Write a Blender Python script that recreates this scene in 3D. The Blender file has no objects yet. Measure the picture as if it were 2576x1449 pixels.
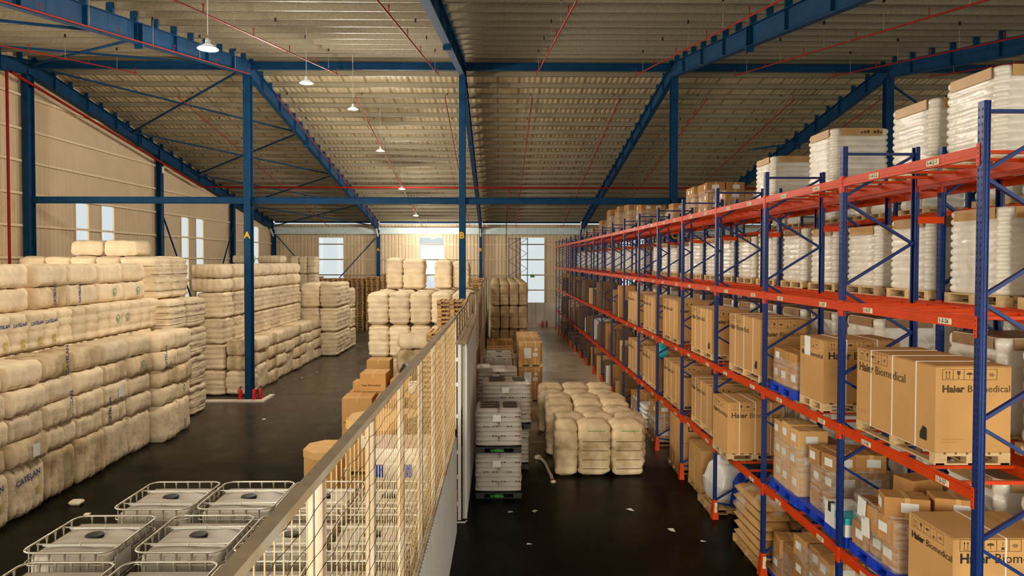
import bpy, bmesh, math, random
from mathutils import Vector, Matrix, noise
R = random.Random(7)
C = bpy.context.scene.collection
SC = bpy.context.scene
PI = math.pi

# ------------------------------------------------------------------ camera
H = 5.737
def make_camera():
    cd = bpy.data.cameras.new('camera'); co = bpy.data.objects.new('camera', cd); C.objects.link(co)
    pitch, yaw, roll = 0.0231, 0.0128, 0.0011
    cp, sp, cy, sy = math.cos(pitch), math.sin(pitch), math.cos(yaw), math.sin(yaw)
    f = Vector((sy*cp, cy*cp, -sp)); r = Vector((cy, -sy, 0)); u = r.cross(f)
    r2 = r*math.cos(roll) + u*math.sin(roll); u2 = -r*math.sin(roll) + u*math.cos(roll)
    m = Matrix((r2, u2, -f)).transposed().to_4x4(); m.translation = (0, 0, H)
    co.matrix_world = m
    cd.sensor_width = 36; cd.lens = 1750/2576*36; cd.clip_end = 400; cd.clip_start = 0.1
    cd.shift_x = 14.02/2576; cd.shift_y = -29.9/2576
    SC.camera = co
make_camera()

# ------------------------------------------------------------------ light
w = bpy.data.worlds.new('overcast sky'); SC.world = w; w.use_nodes = True
w.node_tree.nodes['Background'].inputs[0].default_value = (0.66, 0.725, 0.735, 1)
w.node_tree.nodes['Background'].inputs[1].default_value = 1.33
def area(name, loc, rot, sx, sy, power, col):
    l = bpy.data.lights.new(name, 'AREA'); l.shape = 'RECTANGLE'; l.size = sx; l.size_y = sy
    l.energy = power; l.color = col
    o = bpy.data.objects.new(name, l); o.location = loc; o.rotation_euler = rot; C.objects.link(o)
    return o
# daylight: low soft light through the open loading side behind the camera; the two side area lights are added fill
def sun(power, col, elev, azim, ang):
    l = bpy.data.lights.new('low_daylight', 'SUN'); l.energy = power; l.color = col; l.angle = math.radians(ang)
    o = bpy.data.objects.new('low_daylight', l); C.objects.link(o)
    d = Vector((math.sin(math.radians(azim))*math.cos(math.radians(elev)), math.cos(math.radians(azim))*math.cos(math.radians(elev)), -math.sin(math.radians(elev))))
    o.rotation_euler = d.to_track_quat('-Z', 'Y').to_euler()
sun(2.15, (1.0, 0.89, 0.72), 9, 9, 22)
area('daylight_loading_side', (6, -2.9, 4.6), (PI/2, 0, 0), 44, 7.4, 2400, (1.0, 0.88, 0.70))
area('added_left_fill', (-19.0, 12, 6.0), (0, -PI/2, 0), 4.5, 26, 3000, (1.0, 0.90, 0.76))  # added fill along the left wall, out of view, not a real opening
area('added_right_fill', (45.5, 22, 5.5), (0, PI/2, 0), 5.0, 44, 4000, (1.0, 0.92, 0.80))  # added fill just inside the closed right wall, no opening there
SC.view_settings.view_transform = 'Standard'; SC.view_settings.look = 'None'
SC.view_settings.gamma = 1.0; SC.view_settings.exposure = -0.32
SC.cycles.max_bounces = 7; SC.cycles.diffuse_bounces = 4; SC.cycles.glossy_bounces = 3
SC.cycles.transmission_bounces = 4; SC.cycles.transparent_max_bounces = 8
SC.cycles.sample_clamp_indirect = 6.0; SC.cycles.caustics_reflective = False; SC.cycles.caustics_refractive = False

# ------------------------------------------------------------------ materials
def s2l(c):
    return tuple(((x/255)/12.92 if x/255 <= .04045 else ((x/255+.055)/1.055)**2.4) for x in c)
MATS = {}
def mat(name, rgb, rough=.6, metal=0., var=.15, nscale=3., bump=0., bscale=40., rnd=0., spec=.4, streak=None, coat=0., stretch=None, rvar=0.):
    m = bpy.data.materials.new(name); m.use_nodes = True; nt = m.node_tree; N = nt.nodes; L = nt.links
    b = N['Principled BSDF']; base = s2l(rgb)
    b.inputs['Roughness'].default_value = rough; b.inputs['Metallic'].default_value = metal
    b.inputs['Specular IOR Level'].default_value = spec
    if coat: b.inputs['Coat Weight'].default_value = coat; b.inputs['Coat Roughness'].default_value = .15
    tc = N.new('ShaderNodeTexCoord'); co = tc.outputs['Object']
    if stretch:
        mp = N.new('ShaderNodeMapping'); mp.inputs['Scale'].default_value = stretch; L.new(co, mp.inputs[0]); co = mp.outputs[0]
    n = N.new('ShaderNodeTexNoise'); n.inputs['Scale'].default_value = nscale; n.inputs['Detail'].default_value = 5; L.new(co, n.inputs[0])
    r = N.new('ShaderNodeValToRGB'); L.new(n.outputs[0], r.inputs[0])
    lo = tuple(x*(1-var) for x in base); hi = tuple(min(1, x*(1+var*.6)) for x in base)
    r.color_ramp.elements[0].position = .3; r.color_ramp.elements[1].position = .7
    r.color_ramp.elements[0].color = (*(streak and s2l(streak) or lo), 1); r.color_ramp.elements[1].color = (*hi, 1)
    out = r.outputs[0]
    if rnd:
        oi = N.new('ShaderNodeObjectInfo'); mr = N.new('ShaderNodeMapRange'); L.new(oi.outputs['Random'], mr.inputs[0])
        mr.inputs[3].default_value = 1-rnd; mr.inputs[4].default_value = 1+rnd*.5
        hs = N.new('ShaderNodeHueSaturation'); L.new(mr.outputs[0], hs.inputs['Value']); L.new(out, hs.inputs['Color']); out = hs.outputs[0]
    L.new(out, b.inputs['Base Color'])
    if rvar:
        mr = N.new('ShaderNodeMapRange'); L.new(n.outputs[0], mr.inputs[0]); mr.inputs[1].default_value = .3; mr.inputs[2].default_value = .7
        mr.inputs[3].default_value = max(.05, rough-rvar); mr.inputs[4].default_value = rough+rvar; L.new(mr.outputs[0], b.inputs['Roughness'])
    if bump:
        n2 = N.new('ShaderNodeTexNoise'); n2.inputs['Scale'].default_value = bscale; n2.inputs['Detail'].default_value = 4; L.new(co, n2.inputs[0])
        bp = N.new('ShaderNodeBump'); bp.inputs['Strength'].default_value = bump; bp.inputs['Distance'].default_value = .03
        L.new(n2.outputs[0], bp.inputs['Height']); L.new(bp.outputs[0], b.inputs['Normal'])
    MATS[name] = m; return m
BALE = mat('cotton cloth', (236, 216, 182), .95, var=.16, nscale=2.2, bump=.7, bscale=9, rnd=.16, spec=.1)
BALE2 = mat('stained cotton cloth', (228, 206, 170), .95, var=.35, nscale=1.6, bump=.7, bscale=9, rnd=.15, spec=.1, streak=(150, 128, 92))
BALE3 = mat('grey brown dusty cloth', (206, 182, 144), .95, var=.3, nscale=1.6, bump=.6, bscale=9, rnd=.12, spec=.1, streak=(158, 134, 100))
CARD = mat('cardboard', (200, 153, 94), .8, var=.08, nscale=1.5, bump=.1, bscale=60, rnd=.14, spec=.25)
CARDP = mat('pale cardboard', (212, 168, 108), .8, var=.1, nscale=2, rnd=.15, spec=.25)
CARDD = mat('brown carton', (186, 136, 78), .75, var=.18, nscale=3, bump=.15, rnd=.25, spec=.3)
WOOD = mat('pallet wood', (222, 190, 138), .8, var=.2, nscale=4, bump=.2, bscale=30, rnd=.2, stretch=(1, 6, 6))
WOODO = mat('weathered pallet wood', (206, 164, 108), .85, var=.3, nscale=4, bump=.2, bscale=30, rnd=.3, stretch=(1, 6, 6))
BLUEP = mat('blue pallet plastic', (20, 62, 190), .45, var=.1)
BLACKP = mat('black pallet plastic', (40, 38, 34), .5, var=.2)
STEELB = mat('blue painted steel', (8, 58, 94), .6, var=.25, nscale=2.5, spec=.15)
RACKB = mat('rack blue paint', (10, 42, 104), .36, var=.2, nscale=6, spec=.4)
HOLE = mat('dark slot', (10, 12, 30), .8, var=0)
ORANGE = mat('rack orange paint', (204, 62, 2), .45, var=.12, nscale=5, spec=.25)
GALV = mat('galvanised purlin', (146, 136, 114), .5, metal=.2, var=.22, nscale=14, spec=.5, rvar=.1)
WALLM = mat('beige wall cladding', (208, 186, 152), .6, var=.06, nscale=.8)
GIRT = mat('cream wall girt', (226, 208, 172), .6, var=.06)
PLAST = mat('painted plaster', (218, 208, 190), .85, var=.12, nscale=1.2, bump=.1)
RED = mat('red pipe paint', (136, 24, 10), .6, var=.15, spec=.15)
REDX = mat('extinguisher red', (190, 24, 20), .3, var=.05, spec=.6)
BLACK = mat('black rubber', (22, 20, 20), .6, var=.1)
DARKT = mat('dark plastic sheet', (38, 38, 44), .35, var=.3, bump=.8, bscale=6)
WHITEM = mat('white painted steel', (222, 222, 216), .5, var=.06)
CREAM = mat('cream fence paint', (222, 212, 192), .6, var=.2, nscale=2.2, streak=(206, 176, 128))
CREAMD = mat('dusty rail top', (158, 138, 110), .9, var=.2, nscale=6)
RUST = mat('rusty bar', (220, 196, 146), .65, var=.3, nscale=5, streak=(198, 156, 98))
WIRE = mat('twisted wire', (104, 84, 56), .7, metal=.2, var=.3, nscale=20)
PAPER = mat('white label paper', (226, 226, 220), .6, var=.05)
PAPERC = mat('cream label plate', (222, 210, 176), .6, var=.1)
INK = mat('black ink', (34, 30, 26), .7, var=0)
INKS = mat('brown ink', (78, 56, 28), .8, var=0)
INKB = mat('blue ink', (52, 62, 118), .8, var=0)
INKG = mat('green ink', (60, 130, 92), .8, var=0)
INKY = mat('yellow ink', (180, 168, 40), .8, var=0)
YEL = mat('yellow paint', (220, 170, 20), .6, var=.1)
GRN = mat('green paint', (60, 170, 60), .6, var=.05)
CARD_SHADED = mat('shaded brown carton', (128, 96, 60), .8, var=.25, nscale=3, rnd=.3, spec=.2)  # shade inside the far rack bays is put into this carton colour
SILV = mat('zinc tube', (196, 190, 174), .32, metal=.75, var=.12, spec=.5)
TANK = mat('milky plastic', (182, 172, 156), .5, var=.12, nscale=2.5, spec=.4)
SACK = mat('white plastic sack', (226, 222, 214), .32, var=.1, nscale=5, bump=.5, bscale=7, spec=.6, rnd=.05)
SACKD = mat('dark printed sack top', (66, 58, 54), .35, var=.3, nscale=4, bump=.4, spec=.6)
SACKB = mat('tan sack', (196, 150, 88), .6, var=.15, bump=.6, bscale=6, rnd=.1)
WRAP = mat('stretch wrapped white load', (232, 226, 210), .24, var=.07, nscale=4, bump=.25, bscale=10, spec=.6, rnd=.04)
WRAPC = mat('wrapped cardboard collar', (196, 156, 100), .4, var=.16, nscale=3, rnd=.12)
CAPB = mat('wrapped brown cap', (158, 122, 82), .5, var=.2, nscale=3, rnd=.15)
CYAN = mat('turquoise print', (60, 176, 190), .6, var=.05)
FLUFF = mat('loose cotton', (226, 214, 184), 1., var=.1, bump=.5)
WHITETAPE = mat('white strap', (226, 220, 206), .5, var=0)
GUTTER = mat('pale blue eave sheet', (206, 222, 220), .45, var=.1)

def film_mat():
    m = bpy.data.materials.new('clear stretch film'); m.use_nodes = True; nt = m.node_tree; N = nt.nodes; L = nt.links
    N.remove(N['Principled BSDF'])
    t = N.new('ShaderNodeBsdfTransparent'); g = N.new('ShaderNodeBsdfPrincipled')
    g.inputs['Base Color'].default_value = (.72, .66, .58, 1); g.inputs['Roughness'].default_value = .22
    tc = N.new('ShaderNodeTexCoord'); mp = N.new('ShaderNodeMapping'); mp.inputs['Scale'].default_value = (2, 2, 9); L.new(tc.outputs['Object'], mp.inputs[0])
    n = N.new('ShaderNodeTexNoise'); n.inputs['Scale'].default_value = 2.2; n.inputs['Detail'].default_value = 6; L.new(mp.outputs[0], n.inputs[0])
    mr = N.new('ShaderNodeMapRange'); L.new(n.outputs[0], mr.inputs[0]); mr.inputs[1].default_value = .4; mr.inputs[2].default_value = .75
    mr.inputs[3].default_value = .12; mr.inputs[4].default_value = .6
    bp = N.new('ShaderNodeBump'); bp.inputs['Strength'].default_value = .8; bp.inputs['Distance'].default_value = .03; L.new(n.outputs[0], bp.inputs['Height']); L.new(bp.outputs[0], g.inputs['Normal'])
    mx = N.new('ShaderNodeMixShader'); L.new(mr.outputs[0], mx.inputs[0]); L.new(t.outputs[0], mx.inputs[1]); L.new(g.outputs[0], mx.inputs[2])
    L.new(mx.outputs[0], N['Material Output'].inputs[0]); return m
FILM = film_mat()
def glass_mat():
    m = bpy.data.materials.new('window glass'); m.use_nodes = True; nt = m.node_tree; N = nt.nodes; L = nt.links
    N.remove(N['Principled BSDF']); t = N.new('ShaderNodeBsdfTransparent'); g = N.new('ShaderNodeBsdfGlossy'); g.inputs['Roughness'].default_value = .05
    mx = N.new('ShaderNodeMixShader'); mx.inputs[0].default_value = .012; L.new(t.outputs[0], mx.inputs[1]); L.new(g.outputs[0], mx.inputs[2])
    L.new(mx.outputs[0], N['Material Output'].inputs[0]); return m
GLASS = glass_mat()
def lamp_mat():
    m = bpy.data.materials.new('lit lamp'); m.use_nodes = True; b = m.node_tree.nodes['Principled BSDF']
    b.inputs['Emission Color'].default_value = (.86, .92, 1, 1); b.inputs['Emission Strength'].default_value = 6; return m
LAMP = lamp_mat()
def shade_mat():
    m = mat('lamp shade glass', (214, 222, 224), .3, var=.02); b = m.node_tree.nodes['Principled BSDF']
    b.inputs['Emission Color'].default_value = (.8, .9, 1, 1); b.inputs['Emission Strength'].default_value = .25; return m
SHADE = shade_mat()
def floor_mat():
    m = bpy.data.materials.new('dark stained concrete'); m.use_nodes = True; nt = m.node_tree; N = nt.nodes; L = nt.links; b = N['Principled BSDF']
    tc = N.new('ShaderNodeTexCoord'); co = tc.outputs['Object']
    n = N.new('ShaderNodeTexNoise'); n.inputs['Scale'].default_value = .35; n.inputs['Detail'].default_value = 6; n.inputs['Roughness'].default_value = .62; L.new(co, n.inputs[0])
    r = N.new('ShaderNodeValToRGB'); L.new(n.outputs[0], r.inputs[0]); e = r.color_ramp.elements
    e[0].position = .38; e[0].color = (*s2l((8, 7, 4)), 1); e[1].position = .66; e[1].color = (*s2l((26, 25, 17)), 1)
    x = r.color_ramp.elements.new(.52); x.color = (*s2l((16, 17, 8)), 1)
    # pale tone painting window reflections onto the dusty concrete of the far right aisle
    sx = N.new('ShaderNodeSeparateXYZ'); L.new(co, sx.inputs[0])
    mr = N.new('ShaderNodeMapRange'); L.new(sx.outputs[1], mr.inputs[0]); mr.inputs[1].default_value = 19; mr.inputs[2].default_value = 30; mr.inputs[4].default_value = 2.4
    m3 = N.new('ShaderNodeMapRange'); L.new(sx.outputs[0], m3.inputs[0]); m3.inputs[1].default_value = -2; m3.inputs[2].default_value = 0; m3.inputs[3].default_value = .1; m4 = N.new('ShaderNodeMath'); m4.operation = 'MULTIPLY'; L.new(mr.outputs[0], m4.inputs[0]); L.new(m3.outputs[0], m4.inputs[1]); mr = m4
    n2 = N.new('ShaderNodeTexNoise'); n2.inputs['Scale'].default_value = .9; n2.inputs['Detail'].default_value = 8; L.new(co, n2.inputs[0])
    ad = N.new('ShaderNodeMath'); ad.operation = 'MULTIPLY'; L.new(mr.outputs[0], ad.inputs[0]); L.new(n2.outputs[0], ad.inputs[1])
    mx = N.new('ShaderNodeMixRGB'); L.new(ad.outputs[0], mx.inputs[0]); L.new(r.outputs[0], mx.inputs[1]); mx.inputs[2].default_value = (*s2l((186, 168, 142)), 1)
    L.new(mx.outputs[0], b.inputs['Base Color'])
    rr = N.new('ShaderNodeMapRange'); L.new(n2.outputs[0], rr.inputs[0]); rr.inputs[1].default_value = .3; rr.inputs[2].default_value = .7; rr.inputs[3].default_value = .2; rr.inputs[4].default_value = .42
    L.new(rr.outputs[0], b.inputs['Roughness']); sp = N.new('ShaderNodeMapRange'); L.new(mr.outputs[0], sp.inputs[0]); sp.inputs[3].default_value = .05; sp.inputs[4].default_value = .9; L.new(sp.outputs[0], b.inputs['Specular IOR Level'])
    bp = N.new('ShaderNodeBump'); bp.inputs['Strength'].default_value = .12; bp.inputs['Distance'].default_value = .02; L.new(n2.outputs[0], bp.inputs['Height']); L.new(bp.outputs[0], b.inputs['Normal'])
    return m
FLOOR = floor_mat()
def roof_mat():
    m = bpy.data.materials.new('ribbed roof sheet'); m.use_nodes = True; nt = m.node_tree; N = nt.nodes; L = nt.links; b = N['Principled BSDF']
    tc = N.new('ShaderNodeTexCoord'); co = tc.outputs['Object']
    wv = N.new('ShaderNodeTexWave'); wv.bands_direction = 'X'; wv.inputs['Scale'].default_value = .32; wv.inputs['Distortion'].default_value = 0; L.new(co, wv.inputs[0])
    r = N.new('ShaderNodeValToRGB'); L.new(wv.outputs[0], r.inputs[0]); e = r.color_ramp.elements
    e[0].position = .0; e[0].color = (*s2l((150, 132, 98)), 1); e[1].position = .05; e[1].color = (*s2l((206, 190, 152)), 1)
    n = N.new('ShaderNodeTexNoise'); n.inputs['Scale'].default_value = 1.3; L.new(co, n.inputs[0])
    mx = N.new('ShaderNodeMixRGB'); mx.blend_type = 'MULTIPLY'; mx.inputs[0].default_value = .35; L.new(r.outputs[0], mx.inputs[1]); L.new(n.outputs[0], mx.inputs[2])
    L.new(mx.outputs[0], b.inputs['Base Color']); b.inputs['Roughness'].default_value = .5
    w2 = N.new('ShaderNodeTexWave'); w2.bands_direction = 'X'; w2.inputs['Scale'].default_value = 1.28; L.new(co, w2.inputs[0])
    bp = N.new('ShaderNodeBump'); bp.inputs['Strength'].default_value = .6; bp.inputs['Distance'].default_value = .04; L.new(w2.outputs[0], bp.inputs['Height']); L.new(bp.outputs[0], b.inputs['Normal'])
    return m
ROOF = roof_mat()

# ------------------------------------------------------------------ mesh helpers
class MB:
    def __init__(s): s.v = []; s.f = []; s.m = []; s.mats = []; s.sm = []
    def mi(s, m):
        if m not in s.mats: s.mats.append(m)
        return s.mats.index(m)
    def add(s, vs, fs, m, smooth=False, M=None):
        b = len(s.v); s.v += [tuple(M @ Vector(p)) for p in vs] if M else [tuple(p) for p in vs]
        k = s.mi(m)
        for f in fs: s.f.append(tuple(b+i for i in f)); s.m.append(k); s.sm.append(smooth)
        return s
    def box(s, x0, x1, y0, y1, z0, z1, m, M=None):
        vs = [(x, y, z) for z in (z0, z1) for y in (y0, y1) for x in (x0, x1)]
        return s.add(vs, [(0,2,3,1),(4,5,7,6),(0,1,5,4),(2,6,7,3),(0,4,6,2),(1,3,7,5)], m, False, M)
    def bar(s, p, q, wd, ht, m, up=(0,0,1)):
        p = Vector(p); q = Vector(q); d = (q-p); L = d.length; d.normalize(); u = Vector(up)
        if abs(d.dot(u)) > .98: u = Vector((0,1,0))
        x = d.cross(u).normalized(); z = x.cross(d)
        M = Matrix((x, d, z)).transposed().to_4x4(); M.translation = p
        return s.box(-wd/2, wd/2, 0, L, -ht/2, ht/2, m, M)
    def ibeam(s, p, q, bf, hh, m, up=(0,0,1), t=.018):
        p = Vector(p); q = Vector(q); d = (q-p); L = d.length; d.normalize(); u = Vector(up)
        x = d.cross(u).normalized(); z = x.cross(d); M = Matrix((x, d, z)).transposed().to_4x4(); M.translation = p
        s.box(-bf/2, bf/2, 0, L, hh/2-t, hh/2, m, M); s.box(-bf/2, bf/2, 0, L, -hh/2, -hh/2+t, m, M)
        s.box(-t/2, t/2, 0, L, -hh/2+t, hh/2-t, m, M); return s
    def tube(s, p, q, r, m, n=8, r2=None, caps=True):
        p = Vector(p); q = Vector(q); d = (q-p).normalized(); a = d.orthogonal().normalized(); b = d.cross(a); r2 = r if r2 is None else r2
        vs = [p+(a*math.cos(2*PI*i/n)+b*math.sin(2*PI*i/n))*r for i in range(n)] + [q+(a*math.cos(2*PI*i/n)+b*math.sin(2*PI*i/n))*r2 for i in range(n)]
        fs = [(i, (i+1) % n, n+(i+1) % n, n+i) for i in range(n)]
        s.add(vs, fs, m, n > 4)
        if caps: s.add(vs[:n], [tuple(reversed(range(n)))], m); s.add(vs[n:], [tuple(range(n))], m)
        return s
    def path(s, pts, r, m, n=6, closed=False):
        P = [Vector(p) for p in pts]; k = len(P); vs = []
        up = Vector((0, 0, 1))
        for i in range(k):
            a = P[(i-1) % k] if closed or i else P[0]; c = P[(i+1) % k] if closed or i < k-1 else P[-1]
            d = (c-a).normalized(); x = d.cross(up)
            x = x.normalized() if x.length > 1e-3 else Vector((1, 0, 0)); y = x.cross(d)
            vs += [P[i]+(x*math.cos(2*PI*j/n)+y*math.sin(2*PI*j/n))*r for j in range(n)]
        fs = []
        for i in range(k if closed else k-1):
            for j in range(n):
                fs.append((i*n+j, i*n+(j+1) % n, ((i+1) % k)*n+(j+1) % n, ((i+1) % k)*n+j))
        return s.add(vs, fs, m, True)
    def lathe(s, prof, m, n=20, M=None):
        vs = []; fs = []
        for (r, z) in prof: vs += [(r*math.cos(2*PI*i/n), r*math.sin(2*PI*i/n), z) for i in range(n)]
        for k in range(len(prof)-1):
            for i in range(n): fs.append((k*n+i, k*n+(i+1) % n, (k+1)*n+(i+1) % n, (k+1)*n+i))
        fs.append(tuple(reversed(range(n)))); fs.append(tuple((len(prof)-1)*n+i for i in range(n)))
        return s.add(vs, fs, m, True, M)
    def mesh(s, name):
        me = bpy.data.meshes.new(name); me.from_pydata(s.v, [], s.f)
        for m in s.mats: me.materials.append(m)
        me.polygons.foreach_set('material_index', s.m); me.polygons.foreach_set('use_smooth', s.sm); me.update(); return me
def put(name, me, parent=None, loc=(0,0,0), rot=(0,0,0), sc=None):
    if isinstance(me, MB): me = me.mesh(name)
    o = bpy.data.objects.new(name, me); C.objects.link(o); o.location = loc; o.rotation_euler = rot
    if sc: o.scale = sc
    if parent: o.parent = parent
    return o
def tag(o, label=None, cat=None, group=None, kind=None):
    if label: o['label'] = label
    if cat: o['category'] = cat
    if group: o['group'] = group
    if kind: o['kind'] = kind
    return o
def empty(name, loc=(0,0,0), rz=0, label=None, cat=None, group=None):
    o = bpy.data.objects.new(name, None); C.objects.link(o); o.location = loc; o.rotation_euler = (0, 0, rz); o.empty_display_size = .2
    return tag(o, label, cat, group)
def copy_tree(o, loc=None, rz=None, label=None, group=None, parent=None):
    c = o.copy(); C.objects.link(c)
    if parent: c.parent = parent
    for ch in o.children: copy_tree(ch, parent=c)
    if loc is not None: c.location = loc
    if rz is not None: c.rotation_euler = (0, 0, rz)
    if label: c['label'] = label
    if group: c['group'] = group
    return c
CACHE = {}
def cached(key, fn):
    if key not in CACHE: CACHE[key] = fn()
    return CACHE[key]
def text_mesh(txt, size, m, bold=0.0):
    def mk():
        cu = bpy.data.curves.new('lettering', 'FONT'); cu.body = txt; cu.size = size; cu.align_x = 'LEFT'; cu.offset = bold; cu.resolution_u = 2
        o = bpy.data.objects.new('lettering', cu); C.objects.link(o)
        bpy.context.view_layer.update()
        me = bpy.data.meshes.new_from_object(o.evaluated_get(bpy.context.evaluated_depsgraph_get()))
        bpy.data.objects.remove(o); me.materials.clear(); me.materials.append(m); return me
    return cached(('t', txt, size, m.name, bold), mk)
ROT_N = (PI/2, 0, 0)            # on a face that looks toward -Y
ROT_W = (PI/2, 0, -PI/2)        # on a face that looks toward -X
ROT_E = (PI/2, 0, PI/2)         # on a face that looks toward +X
ORD = ['lowest', 'second', 'third', 'fourth', 'fifth', 'sixth', 'seventh', 'eighth', 'ninth', 'tenth', 'eleventh', 'twelfth', 'thirteenth', 'fourteenth', 'fifteenth', 'sixteenth', 'seventeenth', 'eighteenth', 'nineteenth', 'twentieth'] + ['twenty-'+x for x in ('first', 'second', 'third', 'fourth', 'fifth', 'sixth', 'seventh', 'eighth', 'ninth')] + ['thirtieth', 'thirty-first', 'thirty-second', 'thirty-third', 'thirty-fourth']
NTH = ['first'] + ORD[1:]

# ------------------------------------------------------------------ the building
XL, XR, YB, YN = -19.3, 46.0, 59.9, -3.0
RY, RZ, SL = 28.6, 14.15, .162
def roofz(y): return RZ - SL*abs(y-RY)
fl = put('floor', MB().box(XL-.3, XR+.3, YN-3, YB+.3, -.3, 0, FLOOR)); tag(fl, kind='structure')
mb = MB()
for (a, b) in ((YN, RY), (RY, YB+.2)):
    za, zb = roofz(a), roofz(b)
    mb.add([(XL-.3, a, za), (XR+.3, a, za), (XR+.3, b, zb), (XL-.3, b, zb), (XL-.3, a, za+.08), (XR+.3, a, za+.08), (XR+.3, b, zb+.08), (XL-.3, b, zb+.08)],
           [(0,1,2,3), (7,6,5,4), (0,4,5,1), (1,5,6,2), (2,6,7,3), (3,7,4,0)], ROOF)
ceil = tag(put('ceiling', mb), kind='structure')
def purlin_mesh():
    m = MB(); x0, x1 = XL, XR
    m.box(x0, x1, -.004, .004, -.21, 0, GALV); m.box(x0, x1, -.07, .004, -.012, 0, GALV); m.box(x0, x1, -.004, .07, -.21, -.2, GALV)
    m.box(x0, x1, .062, .07, -.21, -.185, GALV); return m.mesh('purlin')
pm = purlin_mesh()
for i in range(26):
    for s in (1, -1):
        y = RY + s*(.45 + 1.2*i)
        if y > YB or y < YN: continue
        put('purlin', pm, ceil, (0, y, roofz(y)-.01), (math.atan(-SL)*s if s > 0 else math.atan(SL), 0, 0 if s > 0 else 0))

PITCH = .3
def ribbed(m, u0, u1, z0, z1f, place, mtl):
    """trapezoidal cladding between u0 and u1; z1f gives the top height at u"""
    n = max(1, round((u1-u0)/PITCH)); p = (u1-u0)/n; us = []
    for i in range(n):
        a = u0+i*p; us += [(a, 0), (a+p*.55, 0), (a+p*.68, .035), (a+p*.87, .035)]
    us.append((u1, 0)); vs = []
    for (u, d) in us: vs += [place(u, d, z0), place(u, d, z1f(u))]
    m.add(vs, [(2*i, 2*i+2, 2*i+3, 2*i+1) for i in range(len(us)-1)], mtl)
def holed(m, u0, u1, wins, place, top, mtl, zb):
    cur = u0
    for (a, b, z0, z1) in sorted(wins):
        ribbed(m, cur, a, zb, top, place, mtl)
        ribbed(m, a, b, zb, lambda u: z0, place, mtl); ribbed(m, a, b, z1, top, place, mtl); cur = b
    ribbed(m, cur, u1, zb, top, place, mtl)
backwins = [(-15.34, -13.21, 3.2, 7.66), (-6.73, -4.58, 3.2, 7.67), (1.99, 4.05, 2.06, 7.69), (10.7, 12.8, 3.2, 7.68), (19.5, 21.6, 3.2, 7.68), (28.2, 30.3, 3.2, 7.68), (37, 39.1, 3.2, 7.68)]
leftwins = []
for c in (12.5, 23.1, 33.67, 44.27, 54.8):
    leftwins += [(c-1.6, c-.58, 3.2, 8.36), (c+.47, c+1.59, 3.2, 8.38)]
mb = MB(); holed(mb, XL, XR, backwins, lambda u, d, z: (u, YB+d, z), lambda u: 8.8, WALLM, 2.06)
mb.box(XL, 1.99, YB-.1, YB+.1, 0, 2.06, PLAST); mb.box(4.05, XR, YB-.1, YB+.1, 0, 2.06, PLAST); mb.box(1.99, 4.05, YB-.08, YB+.1, 0, 2.06, PLAST)
wb = tag(put('wall_back', mb), kind='structure')
put('curb', MB().box(XL, XR, YB-.45, YB-.1, 0, .3, PLAST), wb)
mb = MB(); holed(mb, YN, YB, leftwins, lambda u, d, z: (XL-d, u, z), lambda u: roofz(u), WALLM, 1.5)
mb.box(XL-.15, XL+.05, YN, YB, 0, 1.5, PLAST)
wl = tag(put('wall_left', mb), kind='structure')
mb = MB(); holed(mb, YN, YB, [], lambda u, d, z: (XR+d, u, z), lambda u: roofz(u), WALLM, 0.0)
tag(put('wall_right', mb), kind='structure')
mb = MB(); ribbed(mb, XL, XR, 8.3, lambda u: 8.95, lambda u, d, z: (u, YN-d, z), WALLM)
tag(put('wall_near', mb), kind='structure')
for z in (3.15, 4.45, 5.77, 7.08):
    put('girt', MB().add([(XL, YB-.02, z+.05), (XR, YB-.02, z+.05), (XR, YB-.12, z+.05), (XL, YB-.12, z+.05), (XL, YB-.12, z+.02), (XR, YB-.12, z+.02), (XL, YB-.02, z-.05), (XR, YB-.02, z-.05)], [(0,1,2,3), (3,2,5,4), (0,6,7,1)], GIRT), wb)
for z in (3.2, 4.5, 5.85, 7.15, 8.45, 9.76, 11.05, 12.4, 13.5):
    ys = [y for y in (RY-(RZ-z-.2)/SL, RY+(RZ-z-.2)/SL)]
    a, b = max(YN, ys[0]), min(YB, ys[1])
    put('girt', MB().box(XL+.01, XL+.11, a, b, z-.02, z+.02, GIRT).box(XL+.1, XL+.11, a, b, z-.08, z-.02, GIRT), wl)
wn = 1
def window(a, b, z0, z1, axis, bars):
    global wn
    o = empty('window_%d' % wn); o['kind'] = 'structure'; wn += 1
    fm, gm = MB(), MB()
    def bx(m, u0, u1, za, zb, t, mt):
        if axis == 'y': m.box(u0, u1, YB-t, YB+t, za, zb, mt)
        else: m.box(XL-t, XL+t, u0, u1, za, zb, mt)
    for u in (a, b): bx(fm, u-.02, u+.02, z0, z1, .045, GIRT)
    for z in (z0, z1): bx(fm, a, b, z-.02, z+.02, .045, GIRT)
    for z in bars: bx(fm, a, b, z-.02, z+.02, .04, STEELB)
    bx(gm, a, b, z0, z1, .005, GLASS)
    put('window_frame', fm, o); put('pane', gm, o)
for (a, b, z0, z1) in backwins: window(a, b, z0, z1, 'y', (7.08, 5.77, 4.45))
for (a, b, z0, z1) in leftwins: window(a, b, z0, z1, 'x', (7.15, 5.85, 4.5))
# pale eave sheet and gutter along the back wall
tag(put('trim_1', MB().box(XL, XR, YB-.35, YB-.2, 7.95, 8.5, GUTTER).box(XL, XR, YB-.6, YB-.2, 7.93, 7.97, GUTTER)), kind='structure')
# low kerb around the foot of the lettered column on the left
tag(put('trim_2', MB().box(-12.3, -9.6, 28.0, 28.25, 0, .07, PLAST).box(-9.6, -9.4, 28.0, 29.4, 0, .07, PLAST)), kind='structure')

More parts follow.
